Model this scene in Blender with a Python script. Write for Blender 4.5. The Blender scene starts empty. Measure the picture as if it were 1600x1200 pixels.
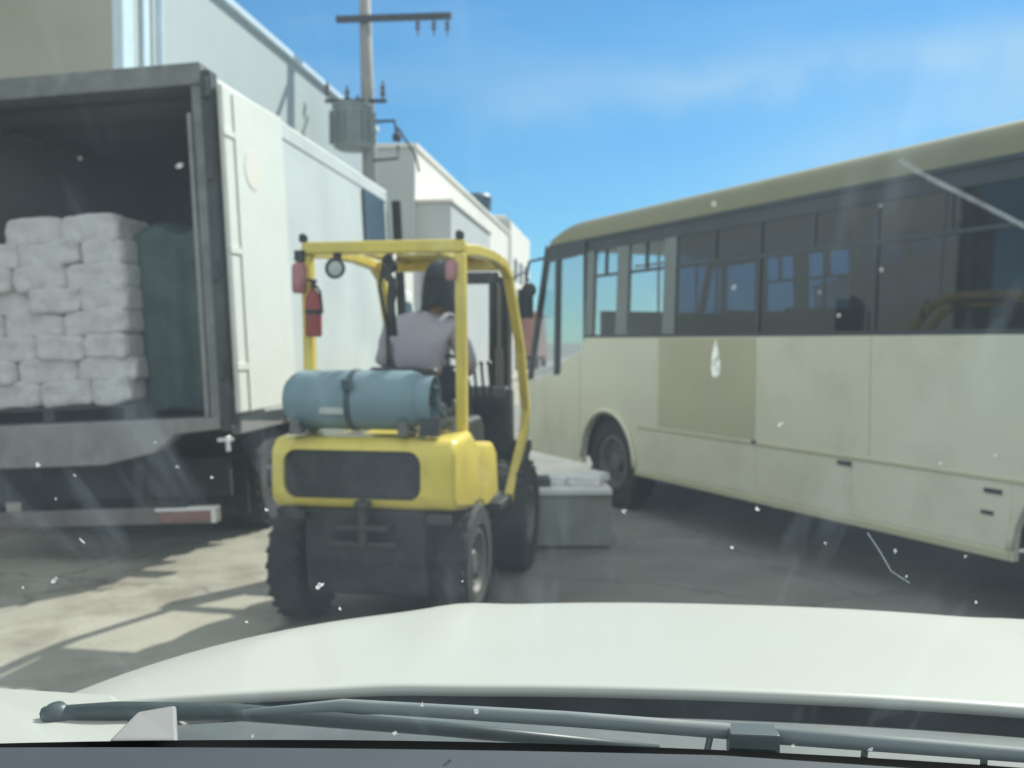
import bpy, bmesh, math, random
from mathutils import Vector, Matrix, noise as mnoise
R = math.radians
random.seed(7)
sc = bpy.context.scene
C = sc.collection

# ------------------------------------------------------------------ camera
EYE = 1.8
cam_d = bpy.data.cameras.new("camera")
cam = bpy.data.objects.new("camera", cam_d); C.objects.link(cam)
cam.location = (0, 0, EYE)
cam.rotation_euler = (R(90 - 2.48), 0, 0)
cam_d.sensor_width = 36.0
cam_d.lens = 36.0 * 1500 / 1600
cam_d.clip_start = 0.02
cam_d.clip_end = 3000
cam_d.dof.use_dof = True               # phone focused on the dirty windscreen: everything outside is soft
cam_d.dof.focus_distance = 1.0
cam_d.dof.aperture_fstop = 6.5
sc.camera = cam

# ------------------------------------------------------------------ light
SUN_AZ = R(41)      # clockwise from +Y
SUN_EL = R(43)
w = bpy.data.worlds.new("World"); sc.world = w; w.use_nodes = True
nt = w.node_tree; nt.nodes.clear()
wo = nt.nodes.new("ShaderNodeOutputWorld"); bg = nt.nodes.new("ShaderNodeBackground")
sky = nt.nodes.new("ShaderNodeTexSky"); sky.sky_type = 'NISHITA'; sky.sun_disc = False
sky.sun_elevation = SUN_EL; sky.sun_rotation = SUN_AZ
sky.air_density = 1.0; sky.dust_density = 0.0; sky.ozone_density = 1.8
# soft cirrus
tc = nt.nodes.new("ShaderNodeTexCoord")
mp = nt.nodes.new("ShaderNodeMapping"); mp.inputs['Rotation'].default_value = (0.0, R(-14), R(0)); mp.inputs['Scale'].default_value = (1.3, 1.0, 6.5)
mp.inputs['Location'].default_value = (0.35, 0.0, 0.2)
n1 = nt.nodes.new("ShaderNodeTexNoise"); n1.inputs['Scale'].default_value = 1.6; n1.inputs['Detail'].default_value = 5; n1.inputs['Roughness'].default_value = 0.5
rmp = nt.nodes.new("ShaderNodeValToRGB")
rmp.color_ramp.elements[0].position = 0.52; rmp.color_ramp.elements[0].color = (0, 0, 0, 1)
rmp.color_ramp.elements[1].position = 0.78; rmp.color_ramp.elements[1].color = (0.35, 0.35, 0.35, 1)
mx = nt.nodes.new("ShaderNodeMix"); mx.data_type = 'RGBA'
mx.inputs[7].default_value = (3.2, 4.2, 4.9, 1)
nt.links.new(tc.outputs['Generated'], mp.inputs['Vector']); nt.links.new(mp.outputs[0], n1.inputs['Vector'])
nt.links.new(n1.outputs['Fac'], rmp.inputs['Fac'])
def N(op, a, b=None, c=None):
    n_ = nt.nodes.new("ShaderNodeMath"); n_.operation = op
    for i_, q_ in enumerate((a, b, c)):
        if q_ is None: continue
        if isinstance(q_, (int, float)): n_.inputs[i_].default_value = q_
        else: nt.links.new(q_, n_.inputs[i_])
    return n_.outputs[0]
sp0 = nt.nodes.new("ShaderNodeSeparateXYZ"); nt.links.new(tc.outputs['Generated'], sp0.inputs[0])
yy = N('MAXIMUM', sp0.outputs['Y'], 0.2); ax_ = N('DIVIDE', sp0.outputs['X'], yy); az_ = N('DIVIDE', sp0.outputs['Z'], yy)
nb = nt.nodes.new("ShaderNodeTexNoise"); nb.inputs['Scale'].default_value = 11.0; nb.inputs['Detail'].default_value = 6; nb.inputs['Distortion'].default_value = 0.6; nt.links.new(tc.outputs['Generated'], nb.inputs['Vector'])
nbf = N('MULTIPLY', N('SUBTRACT', nb.outputs['Fac'], 0.5), 0.06)
def band(a, b, wd, x0, x1):
    d_ = N('ADD', N('SUBTRACT', az_, N('MULTIPLY_ADD', ax_, b, a)), nbf)
    g_ = N('EXPONENT', N('MULTIPLY', N('POWER', N('ABSOLUTE', N('DIVIDE', d_, wd)), 2.0), -1.0))
    mr_ = nt.nodes.new("ShaderNodeMapRange"); mr_.interpolation_type = 'SMOOTHSTEP'; mr_.inputs['From Min'].default_value = x0; mr_.inputs['From Max'].default_value = x1
    nt.links.new(ax_, mr_.inputs['Value']); return N('MULTIPLY', g_, mr_.outputs[0])
bands = N('ADD', N('MULTIPLY', band(0.245, 0.13, 0.028, -0.12, 0.10), 0.40), N('MULTIPLY', band(0.075, 0.36, 0.05, 0.05, 0.50), 0.42))
nb2 = nt.nodes.new("ShaderNodeMapRange"); nb2.inputs['From Min'].default_value = 0.35; nb2.inputs['From Max'].default_value = 0.62; nb2.inputs['To Min'].default_value = 0.45; nt.links.new(nb.outputs['Fac'], nb2.inputs['Value'])
cl_f = N('MINIMUM', N('ADD', N('MULTIPLY', bands, nb2.outputs[0]), N('MULTIPLY', rmp.outputs['Color'], 0.6)), 0.9)
nt.links.new(cl_f, mx.inputs[0])
tn = nt.nodes.new("ShaderNodeMix"); tn.data_type = 'RGBA'; tn.blend_type = 'MULTIPLY'; tn.inputs[0].default_value = 1.0; tn.inputs[7].default_value = (0.44, 0.62, 0.77, 1)
sep = nt.nodes.new("ShaderNodeSeparateXYZ"); nt.links.new(tc.outputs['Generated'], sep.inputs[0])
tr_ = nt.nodes.new("ShaderNodeMapRange"); tr_.inputs['From Min'].default_value = 0.02; tr_.inputs['From Max'].default_value = 0.30; nt.links.new(sep.outputs['Z'], tr_.inputs['Value'])
tm = nt.nodes.new("ShaderNodeMix"); tm.data_type = 'RGBA'; tm.inputs[6].default_value = (0.25, 0.425, 0.56, 1); tm.inputs[7].default_value = (0.31, 0.565, 0.68, 1)
nt.links.new(tr_.outputs[0], tm.inputs[0]); nt.links.new(tm.outputs[2], tn.inputs[7])
nt.links.new(sky.outputs[0], tn.inputs[6]); nt.links.new(tn.outputs[2], mx.inputs[6]); # unseen white cloud overhead and behind us, added to brighten the shade
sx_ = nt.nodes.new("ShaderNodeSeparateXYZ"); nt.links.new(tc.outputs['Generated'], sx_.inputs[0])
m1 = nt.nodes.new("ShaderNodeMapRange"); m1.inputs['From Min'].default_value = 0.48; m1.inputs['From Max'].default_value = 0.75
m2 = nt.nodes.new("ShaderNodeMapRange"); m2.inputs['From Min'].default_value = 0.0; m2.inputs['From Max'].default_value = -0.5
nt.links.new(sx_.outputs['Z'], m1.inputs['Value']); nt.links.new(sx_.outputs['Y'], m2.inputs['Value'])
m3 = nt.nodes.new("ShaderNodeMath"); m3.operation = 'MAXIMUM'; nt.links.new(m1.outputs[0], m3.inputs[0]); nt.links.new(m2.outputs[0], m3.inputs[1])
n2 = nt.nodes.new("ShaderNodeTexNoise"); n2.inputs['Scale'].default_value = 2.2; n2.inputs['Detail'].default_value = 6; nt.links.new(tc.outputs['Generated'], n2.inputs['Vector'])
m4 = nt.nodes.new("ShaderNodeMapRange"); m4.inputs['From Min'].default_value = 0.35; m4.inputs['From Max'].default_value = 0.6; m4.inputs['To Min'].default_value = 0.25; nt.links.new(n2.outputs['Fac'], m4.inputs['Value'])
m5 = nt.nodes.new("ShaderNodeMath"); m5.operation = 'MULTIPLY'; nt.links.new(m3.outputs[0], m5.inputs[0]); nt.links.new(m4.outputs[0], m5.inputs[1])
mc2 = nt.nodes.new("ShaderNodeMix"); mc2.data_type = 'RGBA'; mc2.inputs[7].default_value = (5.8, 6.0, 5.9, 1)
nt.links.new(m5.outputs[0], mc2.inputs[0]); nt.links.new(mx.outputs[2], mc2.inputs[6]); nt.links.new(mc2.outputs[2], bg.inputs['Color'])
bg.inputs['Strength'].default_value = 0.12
nt.links.new(bg.outputs[0], wo.inputs['Surface'])

sd = bpy.data.lights.new("sun", 'SUN'); sd.energy = 3.8; sd.angle = R(0.5); sd.color = (1.0, 0.955, 0.87)
sun = bpy.data.objects.new("sun", sd); C.objects.link(sun)
to_sun = Vector((math.sin(SUN_AZ) * math.cos(SUN_EL), math.cos(SUN_AZ) * math.cos(SUN_EL), math.sin(SUN_EL)))
sun.rotation_euler = to_sun.to_track_quat('Z', 'Y').to_euler()
sun.location = (10, 10, 30)

sc.view_settings.view_transform = 'Standard'; sc.view_settings.look = 'None'
sc.view_settings.exposure = 0.58; sc.view_settings.gamma = 1.0
sc.view_settings.use_curve_mapping = False

# ------------------------------------------------------------------ materials
def mat(name, col, rough=0.6, metal=0.0, var=0.12, scale=3.0, bump=0.0, bscale=40.0, dirt=None, dirt_amt=0.0, dscale=1.2, coat=0.0, spec=0.5):
    m = bpy.data.materials.new(name); m.use_nodes = True
    t = m.node_tree; b = t.nodes['Principled BSDF']
    b.inputs['Roughness'].default_value = rough; b.inputs['Metallic'].default_value = metal
    b.inputs['Specular IOR Level'].default_value = spec
    b.inputs['Coat Weight'].default_value = coat; b.inputs['Coat Roughness'].default_value = 0.08
    co = t.nodes.new("ShaderNodeTexCoord")
    n = t.nodes.new("ShaderNodeTexNoise"); n.inputs['Scale'].default_value = scale; n.inputs['Detail'].default_value = 6
    t.links.new(co.outputs['Object'], n.inputs['Vector'])
    r = t.nodes.new("ShaderNodeValToRGB")
    r.color_ramp.elements[0].position = 0.3; r.color_ramp.elements[1].position = 0.7
    r.color_ramp.elements[0].color = [c * (1 - var) for c in col] + [1]
    r.color_ramp.elements[1].color = [min(1, c * (1 + var)) for c in col] + [1]
    t.links.new(n.outputs['Fac'], r.inputs['Fac'])
    out = r.outputs['Color']
    if dirt:
        n2 = t.nodes.new("ShaderNodeTexNoise"); n2.inputs['Scale'].default_value = dscale; n2.inputs['Detail'].default_value = 8; n2.inputs['Roughness'].default_value = 0.65
        t.links.new(co.outputs['Object'], n2.inputs['Vector'])
        r2 = t.nodes.new("ShaderNodeValToRGB"); r2.color_ramp.elements[0].position = 0.48; r2.color_ramp.elements[1].position = 0.72
        r2.color_ramp.elements[1].color = (dirt_amt,) * 3 + (1,)
        t.links.new(n2.outputs['Fac'], r2.inputs['Fac'])
        mm = t.nodes.new("ShaderNodeMix"); mm.data_type = 'RGBA'
        t.links.new(r2.outputs['Color'], mm.inputs[0]); t.links.new(out, mm.inputs[6]); mm.inputs[7].default_value = (*dirt, 1)
        out = mm.outputs[2]
    t.links.new(out, b.inputs['Base Color'])
    if bump:
        n3 = t.nodes.new("ShaderNodeTexNoise"); n3.inputs['Scale'].default_value = bscale; n3.inputs['Detail'].default_value = 5
        t.links.new(co.outputs['Object'], n3.inputs['Vector'])
        bp = t.nodes.new("ShaderNodeBump"); bp.inputs['Strength'].default_value = bump; bp.inputs['Distance'].default_value = 0.02
        t.links.new(n3.outputs['Fac'], bp.inputs['Height']); t.links.new(bp.outputs[0], b.inputs['Normal'])
    return m

def glass(name, tint, refl=1.0, rough=0.03):
    m = bpy.data.materials.new(name); m.use_nodes = True
    t = m.node_tree; t.nodes.clear()
    o = t.nodes.new("ShaderNodeOutputMaterial"); tr = t.nodes.new("ShaderNodeBsdfTransparent"); gl = t.nodes.new("ShaderNodeBsdfGlossy")
    tr.inputs[0].default_value = (*tint, 1); gl.inputs[0].default_value = (refl, refl, refl, 1); gl.inputs['Roughness'].default_value = rough
    fr = t.nodes.new("ShaderNodeFresnel"); fr.inputs[0].default_value = 1.5
    mi = t.nodes.new("ShaderNodeMixShader")
    ge = t.nodes.new("ShaderNodeNewGeometry"); inv = t.nodes.new("ShaderNodeMath"); inv.operation = 'SUBTRACT'; inv.inputs[0].default_value = 1.0
    mu = t.nodes.new("ShaderNodeMath"); mu.operation = 'MULTIPLY'; cm = t.nodes.new("ShaderNodeMix"); cm.data_type = 'RGBA'
    cm.inputs[6].default_value = (*tint, 1); cm.inputs[7].default_value = (1, 1, 1, 1)
    t.links.new(ge.outputs['Backfacing'], inv.inputs[1]); t.links.new(ge.outputs['Backfacing'], cm.inputs[0]); t.links.new(cm.outputs[2], tr.inputs[0])
    t.links.new(fr.outputs[0], mu.inputs[0]); t.links.new(inv.outputs[0], mu.inputs[1])
    t.links.new(mu.outputs[0], mi.inputs[0]); t.links.new(tr.outputs[0], mi.inputs[1]); t.links.new(gl.outputs[0], mi.inputs[2])
    t.links.new(mi.outputs[0], o.inputs[0])
    return m

def dusty_glass(name, amount):
    # clear windscreen with a thin, uneven film of dust that scatters the sunlight
    m = bpy.data.materials.new(name); m.use_nodes = True
    t = m.node_tree; t.nodes.clear()
    o = t.nodes.new("ShaderNodeOutputMaterial"); tr = t.nodes.new("ShaderNodeBsdfTransparent")
    tr.inputs[0].default_value = (0.93, 0.985, 0.97, 1)
    df = t.nodes.new("ShaderNodeBsdfTranslucent"); df.inputs[0].default_value = (0.64, 0.80, 0.90, 1)
    mi = t.nodes.new("ShaderNodeMixShader")
    co = t.nodes.new("ShaderNodeTexCoord"); n = t.nodes.new("ShaderNodeTexNoise"); n.inputs['Scale'].default_value = 7; n.inputs['Detail'].default_value = 3
    mr = t.nodes.new("ShaderNodeMapRange"); mr.inputs['From Min'].default_value = 0.3; mr.inputs['From Max'].default_value = 0.7
    mr.inputs['To Min'].default_value = amount * 0.7; mr.inputs['To Max'].default_value = amount * 1.3
    t.links.new(co.outputs['Object'], n.inputs['Vector']); t.links.new(n.outputs['Fac'], mr.inputs['Value'])
    mp2 = t.nodes.new("ShaderNodeMapping"); mp2.inputs['Rotation'].default_value = (0, R(-38), 0); mp2.inputs['Scale'].default_value = (26, 5, 3.0)
    ns = t.nodes.new("ShaderNodeTexNoise"); ns.inputs['Scale'].default_value = 1.0; ns.inputs['Detail'].default_value = 4
    rs = t.nodes.new("ShaderNodeMapRange"); rs.inputs['From Min'].default_value = 0.60; rs.inputs['From Max'].default_value = 0.80; rs.inputs['To Min'].default_value = 0; rs.inputs['To Max'].default_value = 0.05
    ad = t.nodes.new("ShaderNodeMath"); ad.operation = 'ADD'
    t.links.new(co.outputs['Object'], mp2.inputs['Vector']); t.links.new(mp2.outputs[0], ns.inputs['Vector']); t.links.new(ns.outputs['Fac'], rs.inputs['Value'])
    t.links.new(mr.outputs[0], ad.inputs[0]); t.links.new(rs.outputs[0], ad.inputs[1])
    t.links.new(ad.outputs[0], mi.inputs[0]); t.links.new(tr.outputs[0], mi.inputs[1]); t.links.new(df.outputs[0], mi.inputs[2])
    t.links.new(mi.outputs[0], o.inputs[0])
    return m

M = {}
M['asphalt'] = mat('asphalt', (0.20, 0.198, 0.185), 0.85, var=0.22, scale=1.3, bump=0.5, bscale=60, dirt=(0.26, 0.25, 0.22), dirt_amt=0.6, dscale=0.5)
def cracks(m, scale, width, dark):
    t = m.node_tree; b = t.nodes['Principled BSDF']; lk = b.inputs['Base Color'].links[0]; src = lk.from_socket
    co = t.nodes.new("ShaderNodeTexCoord"); nz = t.nodes.new("ShaderNodeTexNoise"); nz.inputs['Scale'].default_value = 1.5; nz.inputs['Detail'].default_value = 5
    va = t.nodes.new("ShaderNodeVectorMath"); va.operation = 'SCALE'; va.inputs['Scale'].default_value = 0.9
    vb = t.nodes.new("ShaderNodeVectorMath"); vb.operation = 'ADD'
    vo = t.nodes.new("ShaderNodeTexVoronoi"); vo.feature = 'DISTANCE_TO_EDGE'; vo.inputs['Scale'].default_value = scale
    t.links.new(co.outputs['Object'], nz.inputs['Vector']); t.links.new(nz.outputs['Color'], va.inputs[0]); t.links.new(co.outputs['Object'], vb.inputs[0]); t.links.new(va.outputs[0], vb.inputs[1]); t.links.new(vb.outputs[0], vo.inputs['Vector'])
    mr = t.nodes.new("ShaderNodeMapRange"); mr.inputs['From Min'].default_value = 0; mr.inputs['From Max'].default_value = width; mr.inputs['To Min'].default_value = dark; mr.inputs['To Max'].default_value = 1
    t.links.new(vo.outputs['Distance'], mr.inputs['Value'])
    mm = t.nodes.new("ShaderNodeMix"); mm.data_type = 'RGBA'; mm.blend_type = 'MULTIPLY'; mm.inputs[0].default_value = 1
    t.links.new(src, mm.inputs[6]); t.links.new(mr.outputs[0], mm.inputs[7]); t.links.new(mm.outputs[2], b.inputs['Base Color'])
cracks(M['asphalt'], 0.38, 0.012, 0.72)
M['apron'] = mat('worn_concrete', (0.32, 0.30, 0.245), 0.9, var=0.14, scale=1.2, bump=0.4, bscale=30, dirt=(0.10, 0.08, 0.055), dirt_amt=0.95, dscale=0.9)
cracks(M['apron'], 0.5, 0.015, 0.6)
M['paving'] = mat('paving', (0.32, 0.31, 0.28), 0.9, var=0.12, scale=2, bump=0.3)
M['warehouse'] = mat('warehouse_wall_paint', (0.40, 0.45, 0.455), 0.7, var=0.05, scale=0.5, dirt=(0.33, 0.37, 0.37), dirt_amt=0.6, dscale=0.5)
M['beige'] = mat('beige_render', (0.38, 0.36, 0.30), 0.85, var=0.10, scale=0.6, dirt=(0.34, 0.33, 0.22), dirt_amt=0.6, dscale=0.5)
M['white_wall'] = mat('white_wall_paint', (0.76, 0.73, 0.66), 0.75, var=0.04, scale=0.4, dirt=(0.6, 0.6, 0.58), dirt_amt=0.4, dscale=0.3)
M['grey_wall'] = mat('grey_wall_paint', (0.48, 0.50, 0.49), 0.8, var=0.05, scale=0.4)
M['trim'] = mat('pale_blue_trim', (0.55, 0.66, 0.74), 0.5, var=0.05)
M['dark_open'] = mat('dark_opening', (0.03, 0.035, 0.04), 0.4, var=0.2)
M['concrete_pole'] = mat('pole_concrete', (0.30, 0.29, 0.28), 0.8, var=0.1, scale=5)
M['pole_steel'] = mat('arm_timber', (0.055, 0.06, 0.075), 0.7, var=0.2, scale=8)
M['transformer'] = mat('transformer_paint', (0.24, 0.27, 0.27), 0.5, var=0.08, scale=4)
M['ceramic'] = mat('ceramic', (0.12, 0.08, 0.07), 0.3, var=0.1)
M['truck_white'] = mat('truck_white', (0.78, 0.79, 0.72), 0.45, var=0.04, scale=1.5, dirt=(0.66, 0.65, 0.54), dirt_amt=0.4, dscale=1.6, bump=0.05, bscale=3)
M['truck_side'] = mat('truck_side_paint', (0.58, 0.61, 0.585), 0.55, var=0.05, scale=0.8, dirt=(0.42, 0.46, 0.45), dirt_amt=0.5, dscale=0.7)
M['truck_steel'] = mat('truck_dirty_steel', (0.17, 0.18, 0.17), 0.55, 0.3, var=0.2, scale=4, dirt=(0.32, 0.33, 0.31), dirt_amt=0.7, dscale=3)
M['truck_dark'] = mat('truck_dark_steel', (0.055, 0.06, 0.062), 0.6, 0.2, var=0.3, scale=4)
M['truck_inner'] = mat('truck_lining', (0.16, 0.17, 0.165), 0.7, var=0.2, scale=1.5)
M['truck_under'] = mat('chassis_black', (0.022, 0.022, 0.024), 0.7, var=0.3, scale=6)
M['sill'] = mat('sill_grey', (0.27, 0.26, 0.25), 0.6, 0.2, var=0.15, scale=3, dirt=(0.14, 0.14, 0.14), dirt_amt=0.7, dscale=4)
M['bumper'] = mat('bumper_brown', (0.17, 0.15, 0.14), 0.7, 0.1, var=0.2, scale=5, dirt=(0.10, 0.085, 0.075), dirt_amt=0.7, dscale=6)
M['rim_dark'] = mat('rim_dark', (0.05, 0.05, 0.05), 0.6, 0.2, var=0.3)
M['red_refl'] = mat('red_reflector', (0.24, 0.12, 0.11), 0.4, var=0.2, scale=12)
M['white_tape'] = mat('white_tape', (0.75, 0.75, 0.75), 0.5, var=0.08)
M['sack'] = mat('woven_sack', (0.56, 0.54, 0.54), 0.75, var=0.10, scale=9, bump=0.8, bscale=14, dirt=(0.42, 0.42, 0.43), dirt_amt=0.6, dscale=5)
M['rubber'] = mat('tyre_rubber', (0.022, 0.023, 0.025), 0.8, var=0.3, scale=8, bump=0.3, dirt=(0.08, 0.08, 0.075), dirt_amt=0.5, dscale=5)
M['yellow'] = mat('forklift_yellow', (0.76, 0.60, 0.10), 0.38, var=0.05, scale=3, dirt=(0.34, 0.27, 0.09), dirt_amt=0.5, dscale=3.5, coat=0.3)
M['black'] = mat('black_paint', (0.02, 0.022, 0.025), 0.5, var=0.3, scale=6, dirt=(0.07, 0.07, 0.065), dirt_amt=0.5, dscale=6)
M['tank'] = mat('gas_tank_blue', (0.165, 0.26, 0.305), 0.4, var=0.08, scale=5, dirt=(0.20, 0.27, 0.29), dirt_amt=0.6, dscale=7, coat=0.2)
M['tank_dark'] = mat('tank_collar', (0.05, 0.08, 0.09), 0.5, 0.3, var=0.2)
M['hub'] = mat('hub_grey', (0.15, 0.15, 0.14), 0.5, 0.3, var=0.2, scale=10, dirt=(0.12, 0.12, 0.11), dirt_amt=0.8, dscale=9)
M['red'] = mat('extinguisher_red', (0.30, 0.045, 0.04), 0.4, var=0.15, scale=10)
M['red_lens'] = mat('red_lens', (0.42, 0.16, 0.17), 0.25, var=0.15, scale=10)
M['lens'] = mat('lamp_lens', (0.45, 0.47, 0.45), 0.2, var=0.1, scale=12)
M['vinyl'] = mat('seat_vinyl', (0.035, 0.038, 0.045), 0.6, var=0.2)
M['shirt'] = mat('shirt_cloth', (0.40, 0.38, 0.46), 0.85, var=0.10, scale=6, bump=0.6, bscale=9)
M['trousers'] = mat('trousers_cloth', (0.04, 0.05, 0.09), 0.85, var=0.15, bump=0.4, bscale=12)
M['skin'] = mat('skin', (0.30, 0.17, 0.11), 0.55, var=0.06, scale=9)
M['cap'] = mat('cap_cloth', (0.022, 0.030, 0.040), 0.85, var=0.2, scale=9, bump=0.4, bscale=20)
M['shoe'] = mat('shoe', (0.03, 0.03, 0.03), 0.6, var=0.2)
M['bus'] = mat('bus_paint', (0.78, 0.76, 0.60), 0.42, var=0.03, scale=0.8, dirt=(0.60, 0.575, 0.43), dirt_amt=0.7, dscale=1.1, coat=0.15)
M['bus_panel'] = mat('bus_olive_panel', (0.57, 0.54, 0.36), 0.45, var=0.06, scale=1.4, dirt=(0.54, 0.52, 0.40), dirt_amt=0.6, dscale=1.8)
M['bus_roof'] = mat('bus_roof_paint', (0.28, 0.265, 0.155), 0.5, var=0.08, scale=1.5, dirt=(0.20, 0.20, 0.16), dirt_amt=0.6, dscale=1.5)
M['bus_black'] = mat('bus_window_rubber', (0.035, 0.045, 0.055), 0.45, var=0.2)
M['bus_pillar'] = mat('bus_grey_pillar', (0.20, 0.23, 0.22), 0.5, var=0.1, scale=3)
M['bus_inside'] = mat('bus_lining', (0.30, 0.32, 0.32), 0.7, var=0.08)
M['bus_seat'] = mat('bus_seat_fabric', (0.06, 0.09, 0.13), 0.8, var=0.2)
M['bus_glass'] = glass('bus_glass', (0.05, 0.09, 0.16))
M['clear_glass'] = glass('cab_glass', (0.78, 0.82, 0.83))
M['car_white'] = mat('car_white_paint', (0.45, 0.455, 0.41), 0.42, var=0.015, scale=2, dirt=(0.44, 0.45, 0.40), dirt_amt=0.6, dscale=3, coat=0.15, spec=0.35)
M['cowl'] = mat('cowl_plastic', (0.085, 0.10, 0.098), 0.6, var=0.3, scale=6, dirt=(0.15, 0.16, 0.16), dirt_amt=0.6, dscale=4)
M['wiper'] = mat('wiper_plastic', (0.03, 0.045, 0.042), 0.45, var=0.2)
M['wiper_silver'] = mat('wiper_silver', (0.17, 0.19, 0.19), 0.7, 0.0, var=0.12, scale=9)
M['dash'] = mat('dash_plastic', (0.045, 0.056, 0.068), 0.7, var=0.15, scale=6)
M['frit'] = mat('black_frit', (0.006, 0.007, 0.010), 0.4, var=0.2)
M['windscreen'] = dusty_glass('dusty_windscreen', 0.026)
def dirt_mat(name, col):      # thin dried dirt lets some sun through
    m = bpy.data.materials.new(name); m.use_nodes = True
    t = m.node_tree; t.nodes.clear(); o = t.nodes.new("ShaderNodeOutputMaterial")
    a = t.nodes.new("ShaderNodeBsdfDiffuse"); b = t.nodes.new("ShaderNodeBsdfTranslucent"); mi = t.nodes.new("ShaderNodeMixShader"); mi.inputs[0].default_value = 0.6
    a.inputs[0].default_value = (*col, 1); b.inputs[0].default_value = (*col, 1)
    tp_ = t.nodes.new("ShaderNodeBsdfTransparent"); m2 = t.nodes.new("ShaderNodeMixShader"); co = t.nodes.new("ShaderNodeTexCoord"); nz = t.nodes.new("ShaderNodeTexNoise"); nz.inputs['Scale'].default_value = 160
    mr = t.nodes.new("ShaderNodeMapRange"); mr.inputs['From Min'].default_value = 0.35; mr.inputs['From Max'].default_value = 0.6; mr.inputs['To Min'].default_value = 0.25; mr.inputs['To Max'].default_value = 0.95
    t.links.new(co.outputs['Object'], nz.inputs['Vector']); t.links.new(nz.outputs['Fac'], mr.inputs['Value']); t.links.new(mr.outputs[0], m2.inputs[0])
    t.links.new(a.outputs[0], mi.inputs[1]); t.links.new(b.outputs[0], mi.inputs[2]); t.links.new(tp_.outputs[0], m2.inputs[1]); t.links.new(mi.outputs[0], m2.inputs[2]); t.links.new(m2.outputs[0], o.inputs[0]); return m
M['speck'] = dirt_mat('dried_dirt', (0.58, 0.61, 0.61))
M['scratch'] = dirt_mat('scratch', (0.42, 0.46, 0.48))
M['crate'] = mat('grey_crate', (0.24, 0.25, 0.23), 0.7, var=0.08, scale=3, dirt=(0.17, 0.18, 0.17), dirt_amt=0.5, dscale=4)
M['red_truck'] = mat('red_vehicle_paint', (0.40, 0.20, 0.18), 0.4, var=0.06)
M['dark_glass'] = glass('dark_glass', (0.12, 0.15, 0.17))
M['rooftank'] = mat('roof_tank_blue', (0.05, 0.09, 0.12), 0.5, var=0.15)
M['roofing'] = mat('roof_sheet', (0.34, 0.35, 0.35), 0.6, 0.2, var=0.1)
M['wire'] = mat('wire', (0.05, 0.055, 0.07), 0.6)

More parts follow.
